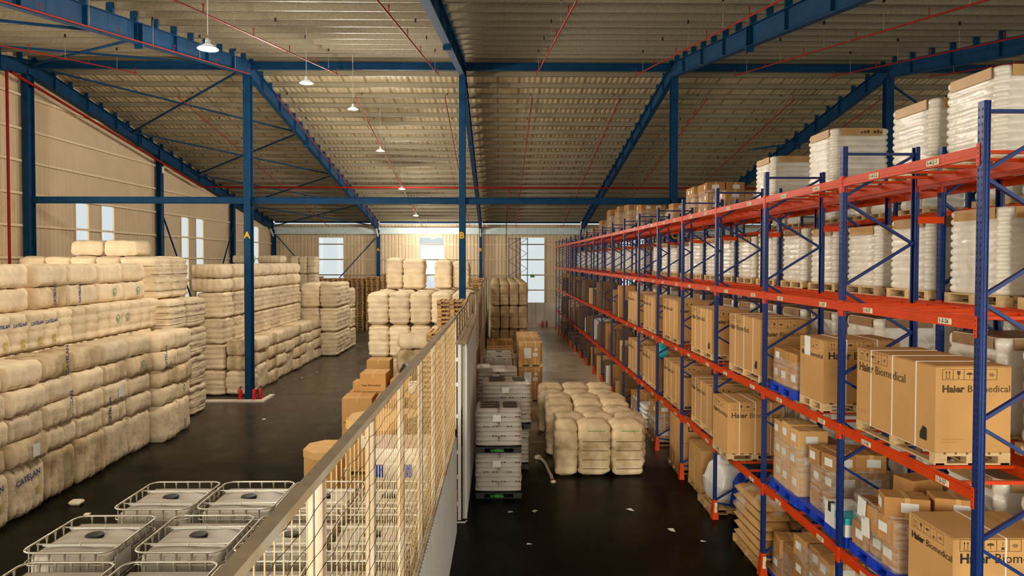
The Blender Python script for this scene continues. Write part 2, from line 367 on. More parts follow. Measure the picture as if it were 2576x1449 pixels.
# ------------------------------------------------------------------ steel frame
FX = [-19.04, -10.17, -1.44, 7.225, 16.08, 24.9, 33.7, 42.5]
FN = ['left wall', 'letter A', 'letter B', 'letter C', 'second unlettered', 'third unlettered', 'fourth unlettered', 'fifth unlettered']
WH = ['along the left wall', 'at the column lettered A', 'at the column lettered B', 'at the column lettered C', 'just right of column C', 'second right of column C', 'third right of column C', 'fourth right of column C']
def col_mesh(h, bf=.26, d=.4):
    m = MB(); m.ibeam((0, 0, 0), (0, 0, h), bf, d, STEELB, up=(0, 1, 0)); m.box(-.25, .25, -.3, .3, 0, .03, STEELB); return m
def letter(o, ch, z, size, y):
    put('painted_letter', text_mesh(ch, size, YEL, .012), o, (-size*.33, y-.006, z), ROT_N)
for i, x in enumerate(FX):
    o = tag(put('steel_column', col_mesh(13.2), None, (x, 28.6, 0)), 'blue steel column under the ridge, ' + WH[i], 'column', 'blue columns under the ridge')
    if i in (1, 2, 3): letter(o, 'ABC'[i-1], 6.62, .36, -.2)
    o = tag(put('steel_column', col_mesh(8.3, .26, .34), None, (x, 59.55, 0)), 'blue steel column at the back wall, in line with ' + ('the left wall' if i == 0 else 'column ' + 'ABC'[i-1] if i < 4 else 'the ' + FN[i] + ' column'), 'column', 'blue columns at the back wall')
    if i in (1, 2): letter(o, 'AB'[i-1], 6.5, .36, -.175)
    put('haunch_bracket', MB().bar((0, -.15, 7.75), (0, -.9, 8.35), .1, .1, WHITEM), o)
for y, s in ((39.6, 11.9), (50.4, 10.1)):
    tag(put('steel_column', MB().ibeam((0, 0, 0), (0, 0, s), .36, .26, STEELB, up=(1, 0, 0)), None, (-19.05, y, 0)), 'blue column against the left wall, ' + ('nearer' if y < 45 else 'farther') + ' of two between the corner posts', 'column', 'blue columns on the left wall')
put('junction_box', MB().box(.19, .25, -.15, .0, 10.6, 10.95, WHITEM), bpy.data.objects['steel_column.016'])
for i, x in enumerate(FX):
    for s in (1, -1):
        yb = 59.5 if s > 0 else -2.4
        za, zb = roofz(28.6)-.62, roofz(yb)-.62
        m = MB(); m.ibeam((x, 28.6, za), (x, yb, zb), .22, .58, STEELB)
        L = abs(yb-28.6)
        for k in range(26):
            y = RY + s*(.45+1.2*k)
            if abs(y-28.6) > L: break
            z = roofz(y)
            m.box(x-.09, x+.09, y-.05, y+.05, z-.34, z-.05, STEELB)
            if k % 2: m.box(x-.1, x+.1, y-.006, y+.006, z-.85, z-.36, STEELB)
        y = RY+s*8.6; z = roofz(y)-.62; m.box(x-.12, x+.12, y-.03, y+.03, z-.42, z+.3, STEELB)
        tag(put('rafter_beam', m), 'dark blue rafter ' + ('sloping down to the back wall, ' if s > 0 else 'sloping down toward the viewer, ') + WH[i], 'roof beam', 'blue rafters')
for i in range(len(FX)-1):
    a, b = FX[i]+.13, FX[i+1]-.13
    nm = 'between the left wall and column A' if i == 0 else ('between columns A and B', 'between columns B and C')[i-1] if i < 3 else 'in the ' + NTH[i-3] + ' bay right of column C'
    for z, h, y, w_ in ((13.62, .3, 28.6, 'upper blue tie beam under the ridge, '), (8.16, .27, 28.6, 'lower blue tie beam at mid height, '), (8.97, .2, 59.4, 'thin blue eave beam at the back wall, ')):
        m = MB(); m.ibeam((a, y, z), (b, y, z), .16, h, STEELB)
        tag(put('tie_beam', m), w_ + nm, 'beam', 'blue tie beams')
# roof and wall bracing rods
def brace(p, q, label, r=.035):
    tag(put('brace_rod', MB().bar(p, q, r*2, r*2, STEELB)), label, 'brace', 'diagonal bracing')
def rp(x, y): return (x, y, roofz(y)-.55)
ys = [28.7, 36.4, 44.1, 51.9, 59.3]
for k in range(4):
    for q in (0, 1):
        brace(rp(-18.9, ys[k+q]), rp(-10.3, ys[k+1-q]), 'blue roof brace %s from the left wall, %s bay behind the ridge' % (('running back', 'running forward')[q], NTH[k]))
ys = [28.5, 20.8, 13.1, 5.4]
for k in range(3):
    for q in (0, 1):
        brace(rp(-18.9, ys[k+q]), rp(-10.3, ys[k+1-q]), 'blue roof brace %s from the left wall, %s bay in front of the ridge' % (('running forward', 'running back')[q], NTH[k]))
brace((-18.95, 39.8, 8.1), (-18.95, 45, 1), 'thin wall brace leaning down to the right, across the left wall windows')
brace((-18.95, 50.2, 8.1), (-18.95, 45, 1), 'thin wall brace leaning down to the left, across the left wall windows')
brace((-18.8, 59.5, 7.8), (-14.8, 59.5, 3.2), 'blue wall brace by the back left corner')
brace((-10.4, 59.5, 7.6), (-14.4, 59.5, 3.2), 'blue wall brace crossing the leftmost back window')
brace((16.3, 28.6, 12.9), (20.2, 28.6, 10.2), 'short blue knee brace right of the column beyond C')
brace((15.9, 28.6, 11.1), (10.5, 28.6, 10.3), 'long blue brace left of the column beyond C')

# ------------------------------------------------------------------ red pipes
def pipe(pts, label, r=.04): 
    o = tag(put('sprinkler_pipe', MB().path(pts, r, RED, 7)), label, 'pipe', 'red sprinkler pipes'); return o
bz = lambda y: roofz(y) - 1.0
BX = [-13.9, -10.0+.4, -6.2, -2.3, 1.5, 5.35, 9.2, 13.05, 16.9, 20.7]
hm = MB(); hm.tube((0, 0, 0), (0, 0, .18), .011, RED, 6).tube((0, 0, .16), (0, 0, .2), .02, RED, 6); hm = hm.mesh('sprinkler_head')
hg = MB(); hg.tube((0, 0, 0), (0, 0, .8), .008, GALV, 4).box(-.02, .02, -.03, .03, .68, .78, BLACK); hg = hg.mesh('hanger_rod')
for i, x in enumerate(BX):
    for s in (1, -1):
        a, b = (30.6, 57.5) if s > 0 else (27.2, 4.0)
        o = pipe([(x, a, bz(a)), (x, b, bz(b))], 'thin red sprinkler branch pipe %s the ridge, %s from the left' % ('behind' if s > 0 else 'in front of', NTH[i]), .022)
        y = a + s*.3
        for k in range(9):
            yy = a + s*(.15+3.05*k)
            if (yy > b) if s > 0 else (yy < b): break
            put('sprinkler_head', hm, o, (x, yy, bz(yy)))
            yy += s*1.3
            if (yy < b) if s > 0 else (yy > b): put('hanger_rod', hg, o, (x, yy, bz(yy)))
pipe([(-18.6, 44.5, 10.35), (24, 44.5, 10.35)], 'long red main pipe crossing the hall below the rafters', .06)
pipe([(-18.75, 27.2, roofz(27.2)-.95), (-18.75, 44.5, 10.35)], 'red main pipe following the left wall rafter', .06)
pipe([(-18.9, 27.2, 0.1), (-18.9, 27.2, 13.0)], 'vertical red riser pipe left of the corner column', .055)
pipe([(.75, 58.7, 0.1), (.75, 58.7, 8.9), (.75, 44.6, 10.3)], 'thin red drop pipe right of the back column lettered B', .035)

# ------------------------------------------------------------------ pendant lamps
def lamp():
    o = empty('pendant_lamp', (0, 0, 0), 0, 'x', 'lamp', 'high bay pendant lamps')
    m = MB(); m.lathe([(.05, .1), (.08, .05), (.15, .02), (.205, -.025), (.2, -.03), (.14, .01), (.06, .04)], SHADE, 24); put('shade', m, o)
    put('lamp_housing', MB().lathe([(.03, .08), (.05, .1), (.05, .16), (.02, .2)], WHITEM, 14), o)
    put('bulb', MB().lathe([(.02, .05), (.11, .04), (.12, -.0), (.08, -.04), (.02, -.05)], LAMP, 16), o)
    
    return o
L0 = lamp(); LY = [14.1, 21.3, 28.1, 34.6, 42.3, 49.6, 57.2]
for i, y in enumerate(LY):
    x = -5.8; z = (9.98, 11.12, 11.8, 11.15, 10.05, 8.9, 7.9)[i]
    o = L0 if i == 0 else copy_tree(L0)
    o.location = (x, y, z); o['label'] = 'lit pendant lamp hanging from the roof, ' + ('nearest' if i == 0 else NTH[i]) + ' of the row toward the back'
    put('hanging_rod', MB().tube((0, 0, .25), (0, 0, roofz(y)-z-.02), .012, WHITEM, 6), o)
    l = bpy.data.lights.new('lamp_light', 'POINT'); l.energy = (980, 800, 420, 260, 210, 130, 45)[i]; l.color = (1, .91, .79); l.shadow_soft_size = .12
    lo = bpy.data.objects.new('lamp_light', l); C.objects.link(lo); lo.parent = o; lo.location = (0, 0, -.12)

# ------------------------------------------------------------------ cotton bales
def bale_mesh(sx, sy, sz, ax, var, rad=.11, stain=False, ribs=True, strap=False):
    """a pressed bale: rounded block, pinched by its ties along axis ax (0 x, 1 y, 2 z); origin at the middle of its base"""
    def mk():
        rr = random.Random(var*31+int(sx*100)+int(sy*10)+int(sz*1000)); sd = Vector((var*7.3, sx*3, sz*5))
        S = (sx, sy, sz); n = [max(4, min(12, round(d/.11))) for d in S]
        if ribs: n[ax] = max(n[ax], min(26, round(S[ax]/.05)))
        idx = {}; vs = []; fs = []
        def vid(i, j, k):
            t = (i, j, k)
            if t not in idx:
                p = [S[a]*(t[a]/n[a]-.5) for a in range(3)]
                c = [max(-S[a]/2+rad, min(S[a]/2-rad, p[a])) for a in range(3)]
                d = Vector([p[a]-c[a] for a in range(3)]); q = Vector(c)
                L = d.length
                if L > 1e-6: q = q + d.normalized()*rad if sum(1 for a in range(3) if abs(p[a]-c[a]) > 1e-6) > 1 else Vector(p)
                u = p[ax]/S[ax]+.5; others = [a for a in range(3) if a != ax]
                if ribs:
                    nb = max(3, round(S[ax]/.24)); ph = (u*nb) % 1
                    pin = math.exp(-((min(ph, 1-ph))/.13)**2)
                    e = min(u, 1-u); endf = 1-.06*math.exp(-e/.04)
                    for a in others: q[a] *= (1-.07*pin)*endf*(1+.02*math.sin(nb*3.1*u+var))
                nv = noise.noise_vector(q*2.6+sd); q += nv*.045
                q += noise.noise_vector(q*7+sd)*.012
                for a in others:
                    q[a] *= 1+.03*(1-(2*u-1)**2)
                q[2] = max(-S[2]/2, min(S[2]/2+.012, q[2]))
                for a in (0, 1): q[a] = max(-S[a]/2-.02, min(S[a]/2+.02, q[a]))
                q[2] += S[2]/2
                idx[t] = len(vs); vs.append(tuple(q))
            return idx[t]
        for a in range(3):
            b, c = (a+1) % 3, (a+2) % 3
            for side in (0, n[a]):
                for i in range(n[b]):
                    for j in range(n[c]):
                        def T(x, y):
                            t = [0, 0, 0]; t[a] = side; t[b] = x; t[c] = y; return vid(*t)
                        f = (T(i, j), T(i+1, j), T(i+1, j+1), T(i, j+1)); fs.append(f if side else f[::-1])
        m = MB(); m.add(vs, fs, (BALE, BALE2, BALE3)[int(stain)], True)
        if strap:
            o = [a for a in range(3) if a != ax]
            for k in range(1, 5):
                z = S[ax]*k/5.
                lo = [-sx/2-.012, -sy/2-.012, 0]; hi = [sx/2+.012, sy/2+.012, 0]
                m.path([(lo[0]+.05, lo[1], z), (hi[0]-.05, lo[1], z), (hi[0], lo[1]+.05, z), (hi[0], hi[1]-.05, z)], .008, INKS, 4)
        return m.mesh('cotton_bale')
    return cached(('bale', round(sx, 2), round(sy, 2), round(sz, 2), ax, var, rad, stain, strap), mk)
NB = 0
def bale(x0, x1, y0, y1, z0, z1, ax, label, group, stain=False, rad=.11, strap=False, rz=0, jit=.02):
    global NB; NB += 1
    me = bale_mesh(x1-x0, y1-y0, z1-z0, ax, R.randint(0, 2), rad, stain, True, strap)
    o = put('cotton_bale', me, None, ((x0+x1)/2+R.uniform(-jit, jit), (y0+y1)/2+R.uniform(-jit/2, jit/2), z0), (0, 0, rz+R.uniform(-1, 1)*jit*.6))
    return tag(o, label, 'bale', group)
def mark(o, txt, face, u, z, size, m, off, rot=0):
    """ink mark on a bale, a child of it, on the side that looks toward the aisle"""
    e = (Matrix.Rotation(PI/2, 4, 'Z') @ Matrix.Rotation(PI/2, 4, 'X') @ Matrix.Rotation(rot, 4, 'Z')).to_euler()
    return put('printed_mark', text_mesh(txt, size, m, .004), o, (off, u, z), tuple(e))
def ring_mesh(r, m):
    def mk():
        b = MB(); n = 14
        for (q0, q1) in ((r, r*.82), (r*.55, r*.3)):
            vs = [(a*math.cos(2*PI*i/n)*.8, a*math.sin(2*PI*i/n), 0) for a in (q0, q1) for i in range(n)]
            b.add(vs, [(i, (i+1) % n, n+(i+1) % n, n+i) for i in range(n)][(0 if q0 == r else 5):], m)
        return b.mesh('ring')
    return cached(('ring', r, m.name), mk)
def ring(o, off, u, z, r=.13): return put('printed_mark', ring_mesh(r, INKG), o, (off, u, z), ROT_E)
FILLD = {}
FK = ['near left wall of bales']
def fill(x0, x1, y0, y1, z0, z1, ax, st=0):
    me = bale_mesh(x1-x0, y1-y0, z1-z0, ax, 0, .11)
    M = Matrix.Translation(((x0+x1)/2, (y0+y1)/2, z0))
    FILLD.setdefault(FK[0], MB()).add([v.co for v in me.vertices], [tuple(p.vertices) for p in me.polygons], BALE3 if FK[0] == 'right aisle block' else BALE, True, M)

# near left stack, lower tier: groups of two lying bales, five high
g = 'bales of the near left stack'
groups = [(11.2, 13.75, -10.5), (13.8, 16.35, -10.52), (16.45, 19.0, -10.66), (19.08, 21.65, -10.72), (21.72, 23.9, -10.45)]
zl = [0, 1.14, 1.71, 2.28, 2.85, 3.42]
for gi, (a, b, xf) in enumerate(groups):
    for li in range(5):
        for k in range(2):
            m = (a+b)/2; y0, y1 = (a, m-.01) if k == 0 else (m+.01, b)
            xo = xf + R.uniform(-.05, .04) + (-.04 if li == 4 else 0)
            o = bale(xo-1.0, xo, y0, y1, zl[li], zl[li+1]-.01, 1, 'cream cotton bale, %s row up, %s from the near end of the front left wall' % (ORD[li], NTH[gi*2+k]), g, rad=.15, stain=(li+gi) % 4 == 2, jit=.03)
            if (gi, li) in ((1, 4), (2, 4), (3, 1), (2, 2), (4, 3)) and k == 0:
                mark(o, 'CATELAN', 'E', .35 if gi < 3 else -.3, .06, .16, INKB, .52, PI/2); mark(o, '|||', 'E', .12, .2, .2, INKY, .52)
            if (gi, li) in ((4, 0), (4, 1), (4, 2), (3, 3)) and k == 1: ring(o, .52, .0, .3)
            if (gi, li, k) in ((0, 0, 1), (1, 0, 0), (1, 0, 1)):
                mark(o, 'CATELAN', 'E', -.45, .72, .19, INKB, .53, .12); mark(o, '|||', 'E', .2, .42, .22, INKY, .53)
            if (gi, li, k) in ((0, 1, 0), (0, 1, 1), (1, 1, 1), (3, 2, 0)):
                put('paper_label', MB().box(-.004, .0, -.12, .12, -.14, .14, PAPER), o, (.535, .1, .28))
# end blocks of that stack
for k, (a, b) in enumerate(((24.0, 25.35), (25.4, 26.8))):
    for li in range(4):
        bale(-12.5, -11.3+.12*k, a, b, li*1.085, li*1.085+1.075, 2, 'large square cotton bale, %s up, %s column ending the front left wall' % (ORD[li], ('nearer', 'farther')[k]), 'large end bales of the near left stack', strap=True)
# second tier: upright narrow bales
k = 0; y = 13.2
while y < 23.8:
    o = bale(-12.65, -11.72, y, y+.60, 3.42, 4.42, 2, 'upright narrow cotton bale, %s from the near end of the middle tier' % NTH[k], 'upright bales of the middle tier', rad=.09)
    if 15.4 < y < 18.5: mark(o, 'CATELAN', 'E', -.27, .66, .115, INKB, .49, .04); mark(o, '|||', 'E', .0, .2, .22, INKY, .49)
    if 20.7 < y < 22.2: ring(o, .49, .05, .5)
    k += 1; y += .615
# third tier: two rows of lying bales
for gi, (a, b) in enumerate(((12.4, 15.1), (15.2, 18.0), (18.2, 21.0), (21.1, 23.85))):
    for li in range(2):
        for k in range(2):
            m = (a+b)/2; y0, y1 = (a, m-.01) if k == 0 else (m+.01, b)
            o = bale(-13.0, -11.98, y0, y1, 4.42+.595*li, 4.42+.595*li+.59, 1, 'cream lying cotton bale, %s row and %s from the near end of the top tier' % (('lower', 'upper')[li], NTH[gi*2+k]), 'lying bales of the top tier', rad=.16, stain=(gi == 2 and li == 0 and k == 0))
            if gi == 2 and li == 0: mark(o, 'CATELAN', 'E', .1-.3*k, .08, .13, INKB, .53, PI/2)
            if gi == 3 and li == 0: ring(o, .53, .1, .3)
for k, (a, b) in enumerate(((24.3, 25.5), (25.55, 26.75))):
    o = bale(-13.1, -11.85, a, b, 4.35, 5.8, 2, 'tall banded cotton bale on the end of the top tier, %s of two' % ('nearer', 'farther')[k], 'tall banded end bales', strap=True, rad=.09)
# hidden courses that carry the upper tiers
for i in range(8):
    for l in range(3): fill(-12.75, -11.75, 13.2+1.33*i, 14.5+1.33*i, 1.14*l, 1.14*l+1.13, 1)
    for l in range(4): fill(-13.8, -12.8, 12.4+1.43*i, 13.8+1.43*i, 1.1*l, 1.1*l+1.09, 1)
FK[0] = 'back row by the corner column'
# row beyond, their small faces toward the viewer
for k in range(6):
    x0 = -18.74+.98*k
    for l in range(3): fill(x0, x0+.95, 27.5, 28.9, 1.55*l, 1.55*l+1.53, 2)
    bale(x0, x0+.96, 27.5, 28.9, 4.65, 5.87, 2, 'cotton bale standing in the back row by the left corner column, %s from the wall' % NTH[k], 'back row bales by the corner column', rad=.1, jit=.01)
for k, (a, b) in enumerate(((-16.9, -15.65), (-15.6, -14.3))):
    bale(a, b, 27.7, 29.1, 5.88, 6.5, 1, '%s of the two lone cotton bales lying on top, under the windows' % ('left', 'right')[k], 'lone pair of bales on top', rad=.2)
FK[0] = 'stack behind the back row'
for k in range(4):
    x0 = -18.6+1.15*k
    for l in range(5): fill(x0, x0+1.1, 29.6, 31, 1.12*l, 1.12*l+1.1, 2)
# second left stack, behind column A
g = 'bales of the stack behind column A'
z2 = [0, 1.09, 2.18, 3.27, 4.36]
for r in range(9):
    y0 = 29.3+1.28*r
    for l in range(4):
        bale(-12.58, -11.5, y0, y0+1.24, z2[l], z2[l+1]-.01, 2, 'square cotton bale of the stack behind column A, %s up in the %s row back' % (ORD[l], ('front' if r == 0 else NTH[r])), g, rad=.1, strap=False, jit=.02)
    for l in range(2):
        bale(-12.95, -11.5, y0, y0+1.24, 4.37+.585*l, 4.37+.585*l+.58, 0 if r == 0 else 1, 'flat cotton bale topping the stack behind column A, %s one, %s row back' % (('lower', 'upper')[l], ('front' if r == 0 else NTH[r])), 'flat top bales behind column A', rad=.17)
g = 'low outer row behind column A'
for l, (a, b) in enumerate(((0, 1.07), (1.08, 1.68), (1.69, 2.3))):
    bale(-11.45, -10.42, 29.3, 30.4, a, b, 2 if l == 0 else 0, 'cotton bale just left of column A, %s of three' % ('lowest', 'middle', 'topmost')[l], g, rad=.17, stain=l > 0)
for i in range(8):
    y0 = 30.5+1.33*i; top = 2.3 if i != 5 else 2.3
    xf = -10.45+.03*math.sin(i*2)
    lv = [0, .62, 1.2, 1.75, 2.3] if i % 3 else [0, 1.12, 1.7, 2.3]
    for l in range(len(lv)-1):
        bale(xf-1.0, xf, y0, y0+1.3, lv[l], lv[l+1]-.01, 1, 'cotton bale in the low row right of column A, %s up, %s from the column' % (ORD[l], NTH[i]), g, rad=.16, stain=i % 3 == 1, jit=.05)
# square block at the far end of the left aisle side
g = 'square bale block at the far left'
for cx, (a, b) in enumerate(((-11.62, -10.58), (-10.54, -9.5))):
    for r in range(3):
        for l in range(3):
            bale(a, b, 41.3+1.25*r, 42.5+1.25*r, 1.455*l, 1.455*l+1.445, 2, 'tall cotton bale of the far left block, %s column, %s up, %s row back' % (('left', 'right')[cx], ORD[l], ('front' if r == 0 else NTH[r])), g, rad=.14)
for r in range(2):
    for l in range(3):
        bale(-10.1, -9.5, 45.3+.7*r, 45.95+.7*r, 1.3*l, 1.3*l+1.28, 2, 'narrow cotton bale beyond the far left block, %s up, %s of two' % (ORD[l], ('nearer', 'farther')[r]), g, rad=.12)
FK[0] = 'far stack at the back wall'
for k in range(3):
    for l in range(4): fill(-14.7+.6*k, -14.12+.6*k, 49.5, 50.7, 1.18*l, 1.18*l+1.17, 2)
    bale(-14.7+.6*k, -14.12+.6*k, 49.5, 50.7, 4.75, 6.0, 2, 'far cotton bale below the leftmost back window, %s of three' % ('left', 'middle', 'right')[k], 'far bales by the back wall')
FK[0] = 'far flat stack'
for k, (a, b) in enumerate(((-16.7, -15.6), (-15.1, -13.6))):
    for l in range(4): fill(a, b, 44, 45.2, 1.38*l, 1.38*l+1.37, 2)
    bale(a, b, 44, 45.2, 5.53, 6.0, 0, 'far flat cotton bale seen over the stack top, %s of two' % ('left', 'right')[k], 'far flat bales over the stack')
# middle stack between columns A and B
FK[0] = 'middle stack'
g = 'front of the middle bale stack'
MX = [-5.71, -4.78, -3.85, -2.92, -1.99, -1.06]
for c in range(5):
    for l in range(3):
        bale(MX[c], MX[c+1]-.02, 30.6, 31.6, 1.44*l, 1.44*l+1.43, 2, 'upright cotton bale, front face of the middle stack, %s up, %s from left' % (ORD[l], NTH[c]), g, rad=.19, stain=l == 0)
    for r in range(1, 5):
        for l in range(2): fill(MX[c], MX[c+1]-.02, 30.6+1.05*r, 31.6+1.05*r, 1.44*l, 1.44*l+1.43, 2)
        bale(MX[c], MX[c+1]-.02, 30.6+1.05*r, 31.6+1.05*r, 2.88, 4.31, 2, 'cotton bale topping the middle stack, %s row back, %s from the left' % (NTH[r], NTH[c]), 'top course of the middle stack', rad=.19)
for k, (a, b, y) in enumerate(((-5.37, -4.58, 33.5), (-4.53, -3.5, 33.3), (-3.02, -2.2, 33.6), (-2.15, -1.35, 33.9))):
    bale(a, b, y, y+1.2, 4.32, 5.84 - .05*k, 2, 'large cotton bale standing alone on top of the middle stack, %s from the left' % NTH[k], 'single bales on top of the middle stack', rad=.17)
bale(-4.25, -2.9, 29.3, 30.1, 1.95, 2.6, 0, 'loose cotton bale lying sideways before the middle stack, upper one', 'sideways bales before the middle stack', rad=.24)
bale(-4.3, -2.9, 29.25, 30.15, .98, 1.94, 0, 'loose cotton bale lying sideways before the middle stack, middle one', 'sideways bales before the middle stack', rad=.2, stain=True)
bale(-4.4, -2.9, 29.2, 30.2, 0, .97, 0, 'loose cotton bale lying sideways before the middle stack, lowest one', 'sideways bales before the middle stack', rad=.2, stain=True)
# block in the far right aisle
FK[0] = 'right aisle block'
g = 'bale block in the right aisle'
for c in range(4):
    for l in range(3):
        bale(-.42+.575*c, .14+.575*c, 43, 44, 1.45*l, 1.45*l+1.44, 2, 'tall narrow bale, front of the right aisle block, %s up, %s from left' % (ORD[l], NTH[c]), g, rad=.12, stain=2)
    for r in range(1, 12):
        for l in range(2): fill(-.42+.575*c, .14+.575*c, 43+1.02*r, 44+1.02*r, 1.45*l, 1.45*l+1.44, 2)
        fill(-.42+.575*c, .14+.575*c, 43+1.02*r, 44+1.02*r, 2.9, 4.34, 2)
# low block of grey stained bales in the right aisle
g = 'low bale block beside the rack'
for r in range(7):
    y0 = 18.25+.93*r; x0 = 1.56 - .02*r + .08*math.sin(r*2.1); xs = [x0, x0+.62 if r == 0 else x0+.85, x0+1.5 if r == 0 else x0+1.72, x0+2.36 if r == 0 else x0+2.58]
    for c in range(3):
        o = bale(xs[c], xs[c+1]-.02, y0, y0+.9, 0, 1.42-.03*(r % 3), 2, 'grey stained cotton bale on the aisle floor, %s row, %s one' % ('front' if r == 0 else NTH[r], ('left', 'middle', 'right')[c]), g, stain=True, rad=.15, jit=.03)
        if r == 0 and c:
            put('green_tie', MB().tube((-.2, 0, 0), (.28, 0, 0), .008, GRN, 5), o, (0, -.47, 1.22))
            for q in range(4): put('tie_wire', MB().tube((-.33, 0, 0), (.33, 0, 0), .007, INKS, 5), o, (0, -.475, .22+.24*q))
for k, v in FILLD.items(): tag(put('cotton_bale_course', v), 'inner and rear bales of the '+k, 'bales', None, 'stuff')

# ------------------------------------------------------------------ pallets
def wpallet(m, w=1.1, d=1.1, h=.14, mt=WOOD, x=0, y=0, z=0):
    t = .02
    for i in range(7): m.box(x-w/2+i*(w-.1)/6, x-w/2+i*(w-.1)/6+.1, y-d/2, y+d/2, z+h-t, z+h, mt)
    for j in (-1, 0, 1):
        yy = y+j*(d/2-.05)
        m.box(x-w/2, x+w/2, yy-.05, yy+.05, z+h-2*t, z+h-t, mt); m.box(x-w/2, x+w/2, yy-.05, yy+.05, z, z+t, mt)
        for i in (-1, 0, 1): xx = x+i*(w/2-.07); m.box(xx-.07, xx+.07, yy-.05, yy+.05, z+t, z+h-2*t, mt)
    for i in (-1, 0, 1): xx = x+i*(w/2-.06); m.box(xx-.05, xx+.05, y-d/2, y+d/2, z+.001, z+t+.001, mt)
    return m
def ppallet(m, w=1.1, d=1.1, h=.14, mt=BLUEP):
    m.box(-w/2, w/2, -d/2, d/2, h-.03, h, mt); m.box(-w/2, w/2, -d/2, d/2, 0, .02, mt)
    for i in (-1, 0, 1):
        for j in (-1, 0, 1): xx = i*(w/2-.1); yy = j*(d/2-.1); m.box(xx-.1, xx+.1, yy-.1, yy+.1, .02, h-.03, mt)
    for i in range(6): m.box(-w/2+.2+i*.14, -w/2+.21+i*.14, -d/2, d/2, h-.07, h-.03, mt)
    return m
def pal(kind, w, d, h=.14):
    return cached(('pal', kind, round(w, 2), round(d, 2)), lambda: (wpallet(MB(), w, d, h, WOOD if kind == 'wood' else WOODO) if kind in ('wood', 'old') else ppallet(MB(), w, d, h, BLUEP if kind == 'blue' else BLACKP)).mesh('pallet'))
ep = pal('old', 1.0, 1.2, .14)
def pstack(x, y, n, where, grp, z0=0, start=0):
    for i in range(n):
        o = put('wooden_pallet', ep, None, (x+R.uniform(-.02, .02), y+R.uniform(-.02, .02), z0+.141*i), (0, 0, R.uniform(-.02, .02)+(PI if i % 2 else 0)))
        tag(o, 'empty wooden pallet, %s up in %s' % (ORD[i+start], where), 'pallet', grp)
pstack(-1.53, 24.0, 31, 'the near stack by the fence', 'empty pallets by the fence')
pstack(-1.66, 21.9, 25, 'the middle stack by the fence', 'empty pallets by the fence')
pstack(-1.72, 20.0, 22, 'the low stack by the fence', 'empty pallets by the fence')
pstack(-11.4, 57.2, 30, 'the left back wall stack', 'empty pallets at the back wall')
pstack(-10.2, 57.2, 31, 'the middle back wall stack', 'empty pallets at the back wall')
pstack(-8.95, 57.6, 33, 'the right back wall stack', 'empty pallets at the back wall')
fm = MB()
for (x, y, n) in ((-12.6, 57.5, 30), (-13.8, 57.3, 30), (-15.0, 57.6, 31), (-1.45, 34, 30), (-1.45, 40.5, 31), (-1.4, 47, 32), (-2.6, 47, 32)):
    for i in range(n): wpallet(fm, 1.0, 1.2, .14, WOODO, x, y, .141*i)
tag(put('pallet_pile', fm), 'more empty pallets piled behind, only their tops in view', 'pallets', None, 'stuff')

# ------------------------------------------------------------------ pallet racks
LV = [1.68, 3.43, 5.16, 6.885]; Y0 = 6.887; BAY = 2.8; NBAY = 18; X0 = 4.833
def post_mesh(holes=True):
    m = MB(); w, d, h = .062, .09, 7.32
    m.box(-w/2, -w/2+.006, -d/2, d/2, 0, h, RACKB)                 # web toward the aisle
    for s in (-1, 1):
        m.box(-w/2+.006, w/2, s*d/2-.003, s*d/2+.003, 0, h, RACKB)
        m.box(-w/2+.022, -w/2+.04, s*(d/2+.003), s*(d/2+.009), 0, h, RACKB)
        m.box(w/2-.006, w/2, s*d/2-.012, s*d/2+.012, 0, h, RACKB)
    if holes:
        k = 0; z = .1
        while z < h-.05:
            for yy in (-.025, .025): m.add([(-w/2-.0015, yy-.007, z), (-w/2-.0015, yy+.007, z), (-w/2-.0015, yy+.004, z+.03), (-w/2-.0015, yy-.004, z+.03)], [(3,2,1,0)], HOLE)
            m.add([(.008, -d/2-.0045, z), (.02, -d/2-.0045, z), (.02, -d/2-.0045, z+.012), (.008, -d/2-.0045, z+.012)], [(0,1,2,3)], HOLE)
            z += .075
    m.box(-.06, .06, -.075, .075, 0, .012, RACKB)
    return m.mesh('post')
def guard_mesh():
    m = MB(); m.add([(-.075, -.09, 0), (.06, -.09, 0), (.06, .09, 0), (-.075, .09, 0), (-.04, -.055, .42), (.04, -.055, .42), (.04, .055, .42), (-.04, .055, .42)], [(0,1,5,4), (1,2,6,5), (2,3,7,6), (3,0,4,7), (4,5,6,7)], ORANGE); return m.mesh('post_guard')
zf = [.4, 1.65, 2.9, 4.12, 5.37, 6.62]; zb = [1.02, 2.27, 3.52, 4.75, 6.0, 7.22]
def brace_list(D):
    L = [((0, zb[-1]), (D, zb[-1]))]
    for i in range(6):
        L.append(((0, zf[i]), (D, zb[i])))
        if i < 5: L.append(((D, zb[i]-.05), (0, zf[i+1]-.05)))
    L.append(((0, .35), (D, .2))); return L
def seg(m, a, b, y=0): m.bar((a[0], y, a[1]), (b[0], y, b[1]), .035, .045, RACKB, up=(0, 1, 0)); return m
def beam_mesh():
    m = MB(); a, b = .045, BAY-.045
    m.box(-.03, .02, a, b, -.12, -.02, ORANGE); m.box(-.01, .02, a, b, -.02, 0, ORANGE); m.box(-.034, -.03, a, b, -.085, -.055, ORANGE)
    for s, y in ((1, a), (-1, b)):
        m.box(-.037, .034, min(y, y+s*.006), max(y, y+s*.006), -.2, .02, ORANGE)
        m.box(-.040, -.034, y-.045 if s > 0 else y, y if s > 0 else y+.045, -.2, .02, ORANGE)
        for k in range(4): m.box(-.0415, -.040, y-.028 if s > 0 else y+.018, y-.018 if s > 0 else y+.028, -.185+.05*k, -.17+.05*k, HOLE)
    return m.mesh('beam')
def lipless_connector(): return MB().box(-.036, .036, -.05, .05, -.2, -.12, ORANGE).mesh('connector')
